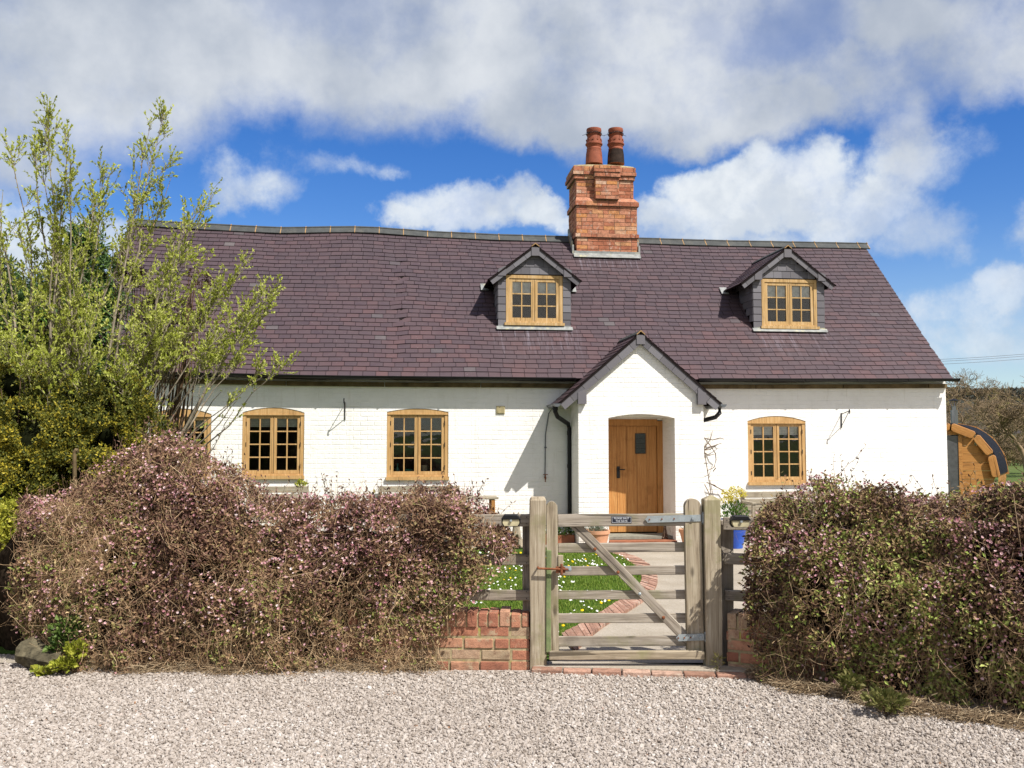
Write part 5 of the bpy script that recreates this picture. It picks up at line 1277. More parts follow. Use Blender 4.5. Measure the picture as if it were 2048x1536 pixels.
# ---------------------------------------------------------------- hedges
def superell(phi, hw, H, a=.55, b=.62):
    c, s = np.cos(phi), np.sin(phi); return -hw * np.sign(c) * np.abs(c) ** a, H * np.abs(s) ** b
LO = .36
def hedge(name, lab, pts, leafm, nleaf, nflow, nstem, flowm, stemm, hw=.48, edge=None, straw=1.0, strawpatch=None, hull_s=(0, 1)):
    """pts: (photo px x, top px y, distance of the centre line)"""
    A = np.array([(((x - 1024) / FPX) * Z, Z, CH - (y - 876) * Z / FPX) for x, y, Z in pts])
    seg = np.hypot(np.diff(A[:, 0]), np.diff(A[:, 1])); S = np.concatenate([[0], np.cumsum(seg)]); L = S[-1]
    def frame(s):
        a, Z, H = np.interp(s, S, A[:, 0]), np.interp(s, S, A[:, 1]), np.interp(s, S, A[:, 2]) - .03
        e = .05; da = np.interp(s + e, S, A[:, 0]) - np.interp(s - e, S, A[:, 0]); dZ = np.interp(s + e, S, A[:, 1]) - np.interp(s - e, S, A[:, 1])
        n = np.hypot(da, dZ) + 1e-9; return a, Z, H, -dZ / n, da / n        # normal pointing away from the camera
    def pos(s, phi, off):
        a, Z, H, na, nZ = frame(s); d, z = superell(phi, hw, np.maximum(H, .1))
        # lower front leans in a little
        d2, z2 = d + np.sign(d) * off * np.abs(np.cos(phi)), z + off * np.sin(phi)
        a = a + na * d2; Z = Z + nZ * d2
        return np.stack([a * RT[0] + Z * HF[0], a * RT[1] + Z * HF[1], z2], 1)
    mid = frame(np.array([L / 2])); base = CF(float(mid[0][0]), float(mid[1][0]))
    e = empty(name, base, lab, 'hedge')
    def bulge(s, phi): return np.array([noise.noise(Vector((a * 1.7, b * 1.6, 2.0))) * .17 + noise.noise(Vector((a * 4.5, b * 4, 5))) * .10 for a, b in zip(s, phi)])
    # dark hull under the leaves, its colour standing in for shade in the gaps
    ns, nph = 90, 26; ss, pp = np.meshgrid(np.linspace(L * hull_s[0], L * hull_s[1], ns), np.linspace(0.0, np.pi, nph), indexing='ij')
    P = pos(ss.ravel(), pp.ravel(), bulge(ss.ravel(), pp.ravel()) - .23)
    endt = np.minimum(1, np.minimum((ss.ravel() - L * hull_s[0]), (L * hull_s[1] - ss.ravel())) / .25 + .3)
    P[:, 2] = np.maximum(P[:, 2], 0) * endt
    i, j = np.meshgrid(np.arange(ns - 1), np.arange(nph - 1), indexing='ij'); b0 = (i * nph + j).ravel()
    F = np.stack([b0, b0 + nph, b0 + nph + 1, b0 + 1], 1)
    bulk('shade_hull', P, F, plain('hull_shade_brown', (.022, .016, .011), 1, 0, var=.6, sc=25, bmp=.6), e, smooth=True)
    def sample(n, back=.22):
        s = rng.random(n) * L; f = rng.random(n)
        phi = np.where(f < 1 - back, rng.random(n) ** .9 * (np.pi * .5), np.pi * .5 + rng.random(n) * np.pi * .5)
        # even out by height on the front
        k = f < .55; phi = np.where(k, np.arcsin(np.clip(rng.random(n), 0, 1) ** (1 / .62)), phi)
        return s, phi
    def keepedge(P, fuzz=.03):
        if edge is None: return np.ones(len(P), bool)
        x, y = proj(P); return edge(x + rng.normal(size=len(P)) * 7, P[:, 2])
    PER = 13; ms_ = nleaf // PER; s, phi = sample(ms_); P = pos(s, phi, bulge(s, phi) + .05 - rng.exponential(.06, ms_))
    nn = nz(P, 4.2, 3.0); zrel = P[:, 2] / 1.4
    k0 = ((nn > -.02) | (rng.random(ms_) < .15)) & (rng.random(ms_) < np.clip(LO + zrel * 1.0, 0, 1)); P, s = P[k0], s[k0]
    s = np.repeat(s, PER); P = np.repeat(P, PER, 0) + rng.normal(size=(len(P) * PER, 3)) * np.array([.026, .024, .022]); k = keepedge(P) & (P[:, 2] > .01); spray = np.repeat(rng.random(len(P) // PER), PER)[k]
    P = P[k]; n = len(P)
    a_, Z_, H_, na, nZ = frame(s[k]); out = -np.stack([na * RT[0] + nZ * HF[0], na * RT[1] + nZ * HF[1], np.zeros(n)], 1)
    D = rng.normal(size=(n, 3)) * .9 + out * .35 + np.array([0, 0, .1]); l = rng.uniform(.018, .043, n)
    V, F = leaf_quads(P, D, l, l * .5, up=out * 1.2 + np.array([0, 0, 1.0]))
    patch = nz(P, 1.1, 9.0); rr = np.clip(rng.random(n) * .45 + spray * .45 + patch * .35 + .04 + np.clip(.6 - P[:, 2], -.4, .6) * straw * .22 - (.12 if LO > .28 else 0), 0, 1)
    bulk('leaves', V, F, leafm, e, rnd=np.repeat(rr, 2))
    # flowers: small open cups
    s, phi = sample(nflow, .25); P = pos(s, phi, bulge(s, phi) + .085 - rng.exponential(.025, nflow)); nn = nz(P, 2.6, 4.0)
    k = keepedge(P) & (rng.random(nflow) < np.clip((P[:, 2] / 1.3) ** 1.0 + .05, .1, 1)) & (nn > -.02 - .25 * rng.random(nflow)); P = P[k]; n = len(P)
    q = np.arange(5) * 2 * np.pi / 5; up_ = rng.normal(size=(n, 3)) * .5 - np.array(HF) * .5 + np.array([0, 0, .7]); up_ /= np.linalg.norm(up_, axis=1, keepdims=True)
    A1 = np.cross(up_, rng.normal(size=(n, 3))); A1 /= np.linalg.norm(A1, axis=1, keepdims=True); B1 = np.cross(up_, A1); r_ = rng.uniform(.007, .0135, n)[:, None, None]
    V = P[:, None] + (A1[:, None] * np.cos(q)[None, :, None] + B1[:, None] * np.sin(q)[None, :, None]) * r_ + up_[:, None] * .004
    V = np.concatenate([V, (P - up_ * .006)[:, None]], 1); F = np.array([(i, (i + 1) % 5, 5) for i in range(5)])[None] + (np.arange(n) * 6)[:, None, None]
    bulk('flowers', V.reshape(-1, 3), F.reshape(-1, 3), flowm, e, rnd=np.repeat(rng.random(n), 5))
    # pale dead stems hanging and arching
    K = 7; s = rng.random(nstem) * L; ph0 = np.arcsin(np.clip(rng.random(nstem) ** 1.5 * 1.0, 0, .97) ** (1 / .62))
    ph0 = np.where(rng.random(nstem) < .12, rng.uniform(.9, 2.0, nstem), ph0)
    if strawpatch is not None:
        kk = rng.random(nstem) < .10; s = np.where(kk, strawpatch[0] * L + rng.normal(size=nstem) * strawpatch[1], s); ph0 = np.where(kk, rng.uniform(.2, .9, nstem), ph0)
    s = np.clip(s, 0, L); ln = rng.uniform(.05, .30, nstem) * np.where(rng.random(nstem) < .08, 1.7, 1); P0 = pos(s, ph0, bulge(s, ph0) + rng.uniform(-.06, .075, nstem))
    d = rng.normal(size=(nstem, 3)) * np.array([.55, .4, .8]); d[:, 2] -= .3; d /= np.linalg.norm(d, axis=1, keepdims=True)
    u = np.linspace(0, 1, K)[None, :, None]; cv = rng.normal(size=(nstem, 1, 3)) * .16 * ln[:, None, None]
    Pt = P0[:, None] + d[:, None] * ln[:, None, None] * (u - .5) + cv * np.sin(u * np.pi) + rng.normal(size=(nstem, K, 3)) * .006
    Pt[:, :, 2] = np.maximum(Pt[:, :, 2], .008); k = keepedge(P0); Pt = Pt[k]; n = len(Pt)
    V, F, idx = tubes_np(Pt, rng.uniform(.0007, .0017, n)[:, None] * np.linspace(1, .5, K)[None], 3); rv = rng.random(n)
    bulk('dead_stems', V, F, stemm, e, rnd=rv[idx])
    # upright new shoots above the top
    m_ = int(nstem * .016); s = rng.random(m_) * L; P0 = pos(s, np.full(m_, np.pi / 2), bulge(s, np.full(m_, np.pi / 2)))
    d = rng.normal(size=(m_, 3)) * .35; d[:, 2] = 1; ln = rng.uniform(.05, .26, m_)
    Pt = P0[:, None] + d[:, None] * ln[:, None, None] * np.linspace(0, 1, K)[None, :, None] + rng.normal(size=(m_, K, 3)) * .006
    k = keepedge(P0); Pt = Pt[k]; V, F, idx = tubes_np(Pt, np.linspace(.0025, .0012, K)[None], 3); bulk('shoots', V, F, M['twig'], e)
    Pl = Pt[:, 2:].reshape(-1, 3); V, F = leaf_quads(Pl, rng.normal(size=Pl.shape) + np.array([0, 0, .5]), .028, .014); bulk('shoot_leaves', V, F, leafm, e, rnd=np.repeat(rng.random(len(Pl)) * .5, 2))
    return e
LEAFP = leaf_mat('bronze_purple_leaf', [(0, (.060, .026, .022)), (.28, (.13, .065, .045)), (.5, (.23, .135, .08)), (.66, (.34, .225, .12)), (.76, (.22, .22, .06)), (.85, (.17, .24, .04)), (1, (.52, .38, .21))], .08, .6)
LEAFR = leaf_mat('bronze_green_leaf', [(0, (.06, .03, .022)), (.25, (.155, .085, .055)), (.45, (.28, .20, .085)), (.60, (.21, .28, .05)), (.80, (.42, .45, .13)), (1, (.60, .50, .26))], .08, .6)
PINK = leaf_mat('pink_blossom', [(0, (.40, .17, .20)), (.45, (.60, .34, .37)), (.85, (.76, .54, .55)), (1, (.84, .74, .72))], .25, .6)
STRAW = leaf_mat('dead_stem', [(0, (.18, .10, .05)), (.5, (.38, .25, .135)), (1, (.62, .46, .28))], .0, .8)
LITTER = leaf_mat('dry_litter', [(0, (.09, .06, .035)), (.5, (.24, .165, .095)), (1, (.50, .40, .26))], .0, .9)
def edgeL(x, z):
    xm = np.interp(z, [.0, .2, .35, .5, .62, .8, .95, 1.15, 1.28, 1.45], [866, 870, 886, 920, 956, 1004, 1026, 1016, 996, 950]); return (x < xm) & (x > np.interp(z, [0, .3, .7, 1.0, 1.3], [70, 30, 28, 40, 60]) + 10 * np.sin(z * 9))
def edgeR(x, z):
    xm = np.interp(z, [.0, .15, .4, .7, 1.0, 1.15, 1.3, 1.5], [1530, 1518, 1496, 1490, 1498, 1515, 1538, 1575]); return x > xm
LO = .27
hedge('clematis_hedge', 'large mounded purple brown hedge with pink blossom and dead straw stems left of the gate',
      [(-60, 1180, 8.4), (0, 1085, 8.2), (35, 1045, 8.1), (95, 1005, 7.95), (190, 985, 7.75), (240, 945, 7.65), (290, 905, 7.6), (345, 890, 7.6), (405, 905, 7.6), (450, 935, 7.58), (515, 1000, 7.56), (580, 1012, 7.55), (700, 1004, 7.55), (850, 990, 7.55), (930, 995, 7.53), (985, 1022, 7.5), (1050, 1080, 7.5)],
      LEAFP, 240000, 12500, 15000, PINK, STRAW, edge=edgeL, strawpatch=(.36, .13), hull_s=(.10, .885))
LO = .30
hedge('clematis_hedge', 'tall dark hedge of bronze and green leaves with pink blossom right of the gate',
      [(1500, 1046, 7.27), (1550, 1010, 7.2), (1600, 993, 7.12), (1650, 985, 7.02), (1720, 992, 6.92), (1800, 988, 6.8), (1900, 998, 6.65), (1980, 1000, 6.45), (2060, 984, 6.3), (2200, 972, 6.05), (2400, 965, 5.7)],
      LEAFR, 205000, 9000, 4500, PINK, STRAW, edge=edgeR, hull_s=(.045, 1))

# dead grass and litter along the foot of the hedges
def litter(lines, n, lab, name='dead_grass'):
    segs = [(CF(((a[0] - 1024) / FPX) * a[1], a[1]), CF(((b[0] - 1024) / FPX) * b[1], b[1])) for a, b in zip(lines[:-1], lines[1:])]
    k = rng.integers(0, len(segs), n); u = rng.random(n); P0 = np.array([segs[i][0].lerp(segs[i][1], float(t)) for i, t in zip(k, u)])
    w_ = np.array([noise.noise(Vector((p[0] * 2.3, p[1] * 2.3, 1))) for p in P0])[:, None]; off = rng.normal(size=(n, 1)) * (.05 + .06 * np.abs(w_)) - .03 + w_ * .16; P0 = P0 - np.array(HF)[None] * off; P0[:, 2] = rng.random(n) ** 2 * .05 + .012
    d = rng.normal(size=(n, 3)) * np.array([1, .7, .22]); d /= np.linalg.norm(d, axis=1, keepdims=True); ln = rng.uniform(.04, .2, n)
    K = 4; uu = np.linspace(-.5, .5, K)[None, :, None]; Pt = P0[:, None] + d[:, None] * ln[:, None, None] * uu + rng.normal(size=(n, K, 3)) * .008; Pt[:, :, 2] = np.maximum(Pt[:, :, 2], .012)
    V, F, idx = tubes_np(Pt, rng.uniform(.0008, .0022, n)[:, None], 3); rv = rng.random(n)
    o = bulk(name, V, F, LITTER, rnd=rv[idx]); tag(o, lab, 'dead grass', kind='stuff')
litter([(130, 7.25), (260, 7.15), (420, 7.02), (700, 7.08), (880, 7.12)], 4200, 'dead straw coloured grass along the foot of the left hedge')
litter([(1500, 6.85), (1600, 6.55), (1740, 6.2), (1900, 5.85), (2100, 5.65)], 3600, 'dead straw coloured grass along the foot of the right hedge')

# weeds: leafy clumps at the hedge feet
def weed(name, spots, m_, lab, L=(.03, .055), cat='plant', asp=.8):
    p0 = spots[0][0]; e = empty(name, (p0[0], p0[1], 0), lab, cat); parts = []; st = []
    for c, r_, n in spots:
        parts.append(leaf_cloud(c, r_, n, D0=(0, -.3, .4), L=L, asp=asp)); st.append(stems_np((c[0], c[1], .01), max(3, n // 12), c[2] + r_[2] * .5, r_[0] * .6, .002)[:2])
    V, F = merge(parts); bulk('leaves', V, F, m_, e, rnd=rng.random(len(F) // 2).repeat(2)); V, F = merge(st); bulk('stems', V, F, M['twig'], e)
weed('green_weed', [(az_(150, 1265, 7.15), (.17, .12, .13), 520), (az_(125, 1290, 7.12), (.10, .08, .06), 160)], leaf_mat('cranesbill_leaf', [(0, (.03, .06, .012)), (.5, (.09, .15, .03)), (1, (.22, .30, .08))], .25), 'bright green leafy plant growing over the weathered log at the left hedge foot')
weed('lime_weed', [(az_(150, 1300, 7.0), (.07, .08, .06), 130), (az_(128, 1330, 6.95), (.10, .06, .03), 130), (az_(85, 1342, 6.95), (.07, .04, .02), 60), (az_(75, 1258, 7.5), (.07, .05, .05), 90), (az_(20, 1275, 7.9), (.09, .05, .04), 80)], GLm, 'trailing yellow green creeper on the gravel in front of the weathered log')
weed('low_weed', [(az_(1770, 1400, 5.95), (.13, .10, .05), 220), (az_(1700, 1365, 6.3), (.07, .05, .05), 90)], leaf_mat('olive_weed', [(0, (.10, .12, .03)), (1, (.24, .22, .08))], .3), 'low olive green weed at the foot of the right hedge')
weed('gatepost_grass', [(az_(1437, 1320, 6.98), (.03, .03, .05), 40)], leaf_mat('dry_weed', [(0, (.12, .14, .03)), (1, (.3, .26, .1))], .3), 'tiny dry weed at the foot of the hinge side gate post', asp=.2)
weed('yellow_flower_clump', [((gp(1512, 1112)[0], gp(1512, 1112)[1], .05), (.16, .10, .04), 140)], GY, 'yellow flowers on the ground behind the right fence')
weed('ledge_plant', [((at(602, 968, YW - .1).x, YW - .1, at(602, 968, YW - .1).z), (.08, .05, .05), 70)], GLm, 'small lime green plant on the bench by the window left of the iron bracket')

# weathered log at the left
c0 = az_(62, 1290, 7.25); c1 = az_(132, 1300, 7.05); c0.z, c1.z = .11, .085
mb = MB(); n = 14; K = 10; V = []
ax = (c1 - c0); Lg = ax.length; ax.normalize(); s_ = Vector((ax.y, -ax.x, 0)).normalized()
for i in range(K):
    p = c0.lerp(c1, i / (K - 1))
    for j in range(n):
        q = 2 * math.pi * j / n; rr_ = (.13 - .03 * i / K) * (1 + .22 * noise.noise(Vector((i * .6, q * 3, 0))) + .1 * noise.noise(Vector((i * 2, q * 9, 0)))) * (1 - .06 * (j % 2)); h_ = .85 - .35 * math.sin(i / K * math.pi) * (math.sin(q) > .3)
        V.append(p + s_ * math.cos(q) * rr_ + gZ * math.sin(q) * rr_ * h_)
mb.add(V, [(i * n + j, i * n + (j + 1) % n, (i + 1) * n + (j + 1) % n, (i + 1) * n + j) for i in range(K - 1) for j in range(n)] + [tuple(range(n))[::-1], tuple(range((K - 1) * n, K * n))])
o = mb.build('weathered_log', M['log'], loc=(c0.x, c0.y, 0)); tag(o, 'grey weathered hollow log on the gravel at the left hedge foot', 'log')
p = az_(150, 1010, 8.0); q = az_(149, 905, 8.0); o = MB().tube([(p.x, p.y, 0), p, q], [.02, .018, .016], 8).tube([q, q + gX * .012 + gZ * .02, q + gX * .03 + gZ * .015], .018, 8).build('stake', M['rust'], loc=(p.x, p.y, 0)); o.data.materials[0] = M['eavewood']; tag(o, 'dark rusty stake standing in the yellow green bush', 'stake')

# ---------------------------------------------------------------- tall shrub tree at the left
def multi_tree(name, lab, base, targets, leafm, barkm, nshoot, ntwig, leafper, L=(.03, .06), r0=.028, asp=.38, lat=.55, shootlen=(.25, .8), cat='tree', start=.22, clear=None):
    base = Vector(base); e = empty(name, base, lab, cat); nT = len(targets); K = 16
    T = np.array([tuple(t) for t in targets]); B = np.array(base)[None] + rng.normal(size=(nT, 3)) * np.array([.30, .25, 0]); B[:, 2] = 0
    B[:, 0] += (T[:, 0] - base.x) * .12; B[:, 1] += (T[:, 1] - base.y) * .22
    u = np.linspace(0, 1, K)[None, :, None]
    mid = B * .45 + T * .55; mid[:, 2] = B[:, 2] * .4 + T[:, 2] * .62; mid[:, :2] -= (T - B)[:, :2] * .06
    S = B[:, None] * (1 - u) ** 2 + 2 * mid[:, None] * u * (1 - u) + T[:, None] * u ** 2
    for k in range(nT):
        for i in range(K): S[k, i] += np.array([noise.noise(Vector((i * .35, k * 3.1, a))) for a in (0, 5, 9)]) * .09 * min(1, i / 5)
    Rs = (r0 * rng.uniform(.6, 1.1, nT))[:, None] * (1 - np.linspace(0, 1, K)[None] ** 1.2 * .88)
    V1, F1, _ = tubes_np(S, Rs, 7); bulk('stem', V1, F1, barkm, e, smooth=True)
    # shoots
    M_ = nT * nshoot; si = np.repeat(np.arange(nT), nshoot); t = start + (1 - start) * rng.random(M_) ** .85; x = t * (K - 1); i0 = np.minimum(x.astype(int), K - 2); fr = (x - i0)[:, None]
    P0 = S[si, i0] * (1 - fr) + S[si, i0 + 1] * fr; tan = S[si, i0 + 1] - S[si, i0]; tan /= np.linalg.norm(tan, axis=1, keepdims=True)
    d = tan * .8 + rng.normal(size=(M_, 3)) * lat + np.array([0, 0, .45]); d /= np.linalg.norm(d, axis=1, keepdims=True)
    if clear: k_ = ~clear(P0); si, t, P0, tan, d = si[k_], t[k_], P0[k_], tan[k_], d[k_]; M_ = len(t)
    ln = rng.uniform(*shootlen, M_) * (1.12 - .88 * t); k2 = 8; uu = np.linspace(0, 1, k2)[None, :, None]
    Sh = P0[:, None] + d[:, None] * ln[:, None, None] * uu + np.array([0, 0, 1.0]) * (uu ** 2) * ln[:, None, None] * .15 + rng.normal(size=(M_, k2, 3)) * .008
    V2, F2, _ = tubes_np(Sh, (rng.uniform(.003, .006, M_))[:, None] * np.linspace(1, .4, k2)[None], 3)
    # twigs
    Q = M_ * ntwig; qi = np.repeat(np.arange(M_), ntwig); t = .2 + .8 * rng.random(Q); x = t * (k2 - 1); i0 = np.minimum(x.astype(int), k2 - 2); fr = (x - i0)[:, None]
    P1 = Sh[qi, i0] * (1 - fr) + Sh[qi, i0 + 1] * fr; d1 = d[qi] * .9 + rng.normal(size=(Q, 3)) * .55 + np.array([0, 0, .35]); d1 /= np.linalg.norm(d1, axis=1, keepdims=True)
    l1 = rng.uniform(.06, .2, Q); k3 = 4; Tw = P1[:, None] + d1[:, None] * l1[:, None, None] * np.linspace(0, 1, k3)[None, :, None]
    V3, F3, _ = tubes_np(Tw, np.linspace(.0022, .001, k3)[None], 3); V, F = merge([(V2, F2), (V3, F3)]); bulk('branches', V, F, barkm, e)
    # leaves on twigs and shoot tips
    li = np.repeat(np.arange(Q), leafper); t = rng.random(len(li))[:, None] ** .45; P = P1[li] + d1[li] * (l1[li][:, None] * t)
    tip = Sh[:, 2:].reshape(-1, 3); P = np.concatenate([P, tip, S[:, -3:].reshape(-1, 3)]); D = np.concatenate([d1[li], np.repeat(d, k2 - 2, 0), np.tile([[0, 0, 1.0]], (nT * 3, 1))])
    n = len(P); D = D * .9 + rng.normal(size=(n, 3)) * .5 + np.array([0, 0, .25]); l = rng.uniform(*L, n)
    V, F = leaf_quads(P, D, l, l * asp, up=np.tile([[.5, -.7, .8]], (n, 1))); bulk('leaves', V, F, leafm, e, rnd=np.repeat(np.clip(rng.random(n) * .8 + nz(P, .9, 2) * .3 + .1, 0, 1), 2))
    return e
LT = leaf_mat('young_willow_leaf', [(0, (.16, .18, .02)), (.35, (.32, .37, .045)), (.7, (.50, .54, .11)), (1, (.68, .69, .25))], .42)
tg = []
for (x, y, Z) in [(95, 225, 9.4), (135, 262, 9.2), (85, 260, 9.6), (60, 300, 9.1), (20, 290, 9.5), (150, 330, 9.0), (215, 330, 9.6), (185, 400, 9.2), (318, 235, 9.6), (298, 262, 9.4), (325, 330, 9.3), (340, 360, 9.7), 
                  (405, 400, 9.3), (385, 430, 9.6), (415, 395, 9.9), (360, 470, 9.1), (450, 560, 9.3), (495, 530, 9.2), (520, 585, 9.4), (540, 590, 9.1), (515, 630, 9.6), (535, 625, 9.3), (470, 640, 9.0), (440, 690, 9.5), (555, 735, 9.2), (530, 745, 9.0), (500, 760, 9.3), (470, 820, 9.0), (480, 800, 8.9), (440, 780, 9.2),
                  (0, 380, 9.2), (-40, 330, 9.6), (30, 440, 9.0), (-90, 400, 9.4), (110, 430, 9.1), (160, 520, 9.0), (300, 540, 9.3), (350, 610, 9.0), (395, 650, 9.2), (200, 620, 8.9), (-30, 640, 9.0), (270, 680, 8.8), (330, 720, 8.9), (230, 760, 8.7), (60, 750, 8.6), (20, 700, 8.8), (310, 650, 9.0), (140, 580, 9.0), (30, 690, 8.6), (100, 730, 8.5), (180, 690, 8.6), (250, 740, 8.6), (60, 600, 8.9), (420, 600, 9.3), (380, 540, 9.4), (480, 700, 9.1), (410, 720, 9.0)]:
    tg.append(az_(x, y, Z))
bs = az_(150, 1000, 9.2); multi_tree('willow_tree', 'tall multi stemmed tree with fresh light green leaves in front of the left roof end', (bs.x, bs.y, 0), tg, LT, M['bark'], 30, 4, 13, L=(.018, .042), asp=.48, lat=.44, shootlen=(.22, .72), r0=.021, clear=lambda P: (P[:, 2] < 2.3) & (proj(P)[0] > 285) & (rng.random(len(P)) < .95))

def blob_shrub(name, lab, blobs, leafm, n, L, asp=.5, core=None, cat='shrub', D0=(0, 0, .4), barkm=None, thin=-.3, up=None, rscale=1.0):
    """blobs: (px, py, Z, rx px, rz px, ry metres)"""
    C = [(az_(b[0], b[1], b[2]), (b[3] * b[2] / FPX, b[5], b[4] * b[2] / FPX)) for b in blobs]
    vol = np.array([r[0] * r[2] for _, r in C]); cnt = (n * vol / vol.sum()).astype(int); P, O = [], []
    for (c, r), k in zip(C, cnt):
        q = rng.normal(size=(k, 3)); q /= np.linalg.norm(q, axis=1, keepdims=True)
        q[:, 1] = np.where(rng.random(k) < .6, -np.abs(q[:, 1]), q[:, 1])
        disp = 1 + np.array([noise.noise(Vector(v * 2.3 + np.array(c))) for v in q]) * .5 - rng.exponential(.13, k); P.append(q * disp[:, None] * np.array(r) + np.array(c)); O.append(q)
    P = np.concatenate(P); O = np.concatenate(O); k = (nz(P, 3.8 * rscale, 1.0) > thin) & (P[:, 2] > .02); P, O = P[k], O[k]; n = len(P)
    base = C[0][0]; e = empty(name, (base.x, base.y, 0), lab, cat)
    l = rng.uniform(*L, n); V, F = leaf_quads(P, O * .5 + rng.normal(size=(n, 3)) * .7 + np.array(D0), l, l * asp, up=O + np.array([0, 0, .6]))
    bulk('leaves', V, F, leafm, e, rnd=np.repeat(np.clip(rng.random(n) * .8 + nz(P, 1.3, 6) * .5 + .1, 0, 1), 2))
    # stems from the foot out to every mass
    st = []
    for (c, r) in C:
        m_ = 10; f = np.tile(np.array([[base.x * .5 + c.x * .5, base.y * .5 + c.y * .5, 0]]), (m_, 1)) + rng.normal(size=(m_, 3)) * .1; f[:, 2] = 0
        t = np.array(c)[None] + rng.normal(size=(m_, 3)) * np.array(r) * .5; u = np.linspace(0, 1, 7)[None, :, None]; Pt = f[:, None] * (1 - u) + t[:, None] * u + rng.normal(size=(m_, 7, 3)) * .015
        st.append(tubes_np(Pt, np.linspace(.014, .004, 7)[None], 4)[:2])
    V, F = merge(st); bulk('stems', V, F, barkm or M['twig'], e)
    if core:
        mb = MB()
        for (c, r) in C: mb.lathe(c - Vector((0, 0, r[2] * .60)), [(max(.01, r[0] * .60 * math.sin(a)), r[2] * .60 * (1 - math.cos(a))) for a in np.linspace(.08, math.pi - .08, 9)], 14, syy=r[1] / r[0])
        mb.build('shade_hull', core, e, smooth=True)  # dark hull that paints the shade deep inside the leaves
    return e
DARKC = plain('hull_shade_green', (.012, .014, .006), 1, 0, var=.6, sc=20)  # near-black colour for the painted shade inside shrubs and conifer
blob_shrub('yellow_shrub', 'dense green and yellow leaved shrub behind the left hedge below the tall tree', [(110, 890, 8.7, 130, 90, .5), (10, 880, 8.8, 100, 110, .5), (215, 860, 8.8, 100, 75, .4), (262, 825, 8.9, 42, 36, .3), (60, 960, 8.6, 120, 80, .5), (190, 930, 8.6, 90, 60, .4), (130, 800, 8.9, 70, 45, .35), (225, 785, 8.9, 60, 40, .3), (40, 770, 8.9, 60, 50, .3)],
           leaf_mat('golden_shrub_leaf', [(0, (.045, .055, .010)), (.4, (.095, .11, .018)), (.65, (.19, .18, .025)), (.85, (.40, .33, .03)), (1, (.60, .50, .06))], .3), 115000, (.018, .036), .6, DARKC, thin=-.2)
blob_shrub('lime_bush', 'lime green leafy bush at the left edge beside the end of the purple hedge', [(10, 1090, 8.15, 45, 110, .25), (-5, 1200, 8.05, 45, 70, .25), (25, 1030, 8.3, 35, 50, .2)], leaf_mat('lime_bush_leaf', [(0, (.08, .10, .012)), (.4, (.22, .24, .025)), (1, (.58, .56, .08))], .35), 9000, (.02, .045), .6, None, thin=-.25)
blob_shrub('dark_conifer', 'dark green conifer behind the tall tree at the left edge', [(130, 640, 11.5, 110, 120, .9), (190, 600, 11.6, 60, 110, .7), (20, 640, 11.3, 100, 100, .9), (50, 760, 11.2, 170, 110, .9), (-80, 620, 11.3, 80, 140, .9), (170, 500, 11.6, 35, 50, .4), (150, 850, 11.2, 120, 80, .8), (10, 560, 11.4, 30, 40, .3)],
           leaf_mat('conifer_needle', [(0, (.02, .045, .012)), (.6, (.05, .10, .022)), (1, (.11, .19, .03))], .1), 60000, (.05, .13), .22, DARKC, D0=(0, 0, -.2), thin=-.25, rscale=.6)
blob_shrub('bronze_shrub', 'dark bronze leaved shrub among the branches in front of the left roof', [(265, 560, 9.9, 36, 34, .2), (395, 560, 9.8, 26, 22, .15), (330, 625, 9.9, 50, 45, .2), (320, 700, 9.8, 55, 45, .25), (270, 765, 9.7, 45, 40, .25), (370, 690, 9.8, 30, 20, .2)],
           leaf_mat('bronze_leaf', [(0, (.025, .014, .010)), (.6, (.065, .035, .018)), (1, (.13, .09, .03))], .2), 9000, (.02, .045), .55, thin=.02)
blob_shrub('red_shrub', 'dark red leaved shrub at the left edge between conifer and yellow shrub', [(15, 725, 9.6, 60, 45, .3), (60, 700, 9.8, 40, 50, .3)], leaf_mat('dark_red_leaf', [(0, (.03, .008, .010)), (1, (.11, .025, .03))], .2), 4000, (.02, .045), .55, thin=-.05)

# ---------------------------------------------------------------- barrel sauna beyond the right gable
ZS = 20.6; sc_ = FPX / ZS; sc0 = az_(1893, 953, ZS); r_s = 104 / sc_
axd = Vector(HF) * math.cos(R(32)) + Vector(RT) * math.sin(R(32)); xd_ = Vector((axd.y, -axd.x, 0)); Ls = 2.3
se = empty('barrel_sauna', (sc0.x, sc0.y, 0), 'round topped wooden barrel sauna with black shingle roof and glass door beyond the right gable', 'sauna')
fx = Vector(RT)   # front faces the camera
def sp_(a, r, d): return sc0 + fx * math.cos(a) * r + gZ * math.sin(a) * r + axd * d
mb = MB(); mb2 = MB(); n = 12; rows = 11
for k in range(rows):      # front planks, horizontal, cut to the circle
    z0, z1 = -r_s * .86 + k * (r_s * 1.78 / rows), -r_s * .86 + (k + 1) * (r_s * 1.78 / rows) - .006
    w0 = math.sqrt(max(.01, (r_s * .93) ** 2 - max(abs(z0), abs(z1)) ** 2)); mb.ob(sc0 + fx * .36 + gZ * z0 + axd * .06, fx * max(.05, w0 - .36), gZ * (z1 - z0), axd * .04)
    mb2.ob(sc0 - fx * w0 + gZ * z0 + axd * .06, fx * max(.05, w0 - .36), gZ * (z1 - z0), axd * .04)
for q_ in (mb, mb2): q_.build('front_panel', M['saunawood'], se, Mw=Matrix.Translation(sc0) @ Matrix.Rotation(-YAW, 4, 'Z'))
MB().ob(sc0 + fx * .28 - gZ * r_s * .86 + axd * .03, fx * .08, gZ * r_s * 1.66, axd * .06).ob(sc0 - fx * .36 - gZ * r_s * .86 + axd * .03, fx * .08, gZ * r_s * 1.66, axd * .06).ob(sc0 - fx * .28 + gZ * r_s * .80 + axd * .03, fx * .56, gZ * .1, axd * .06).build('door_frame', M['saunawood'], se)
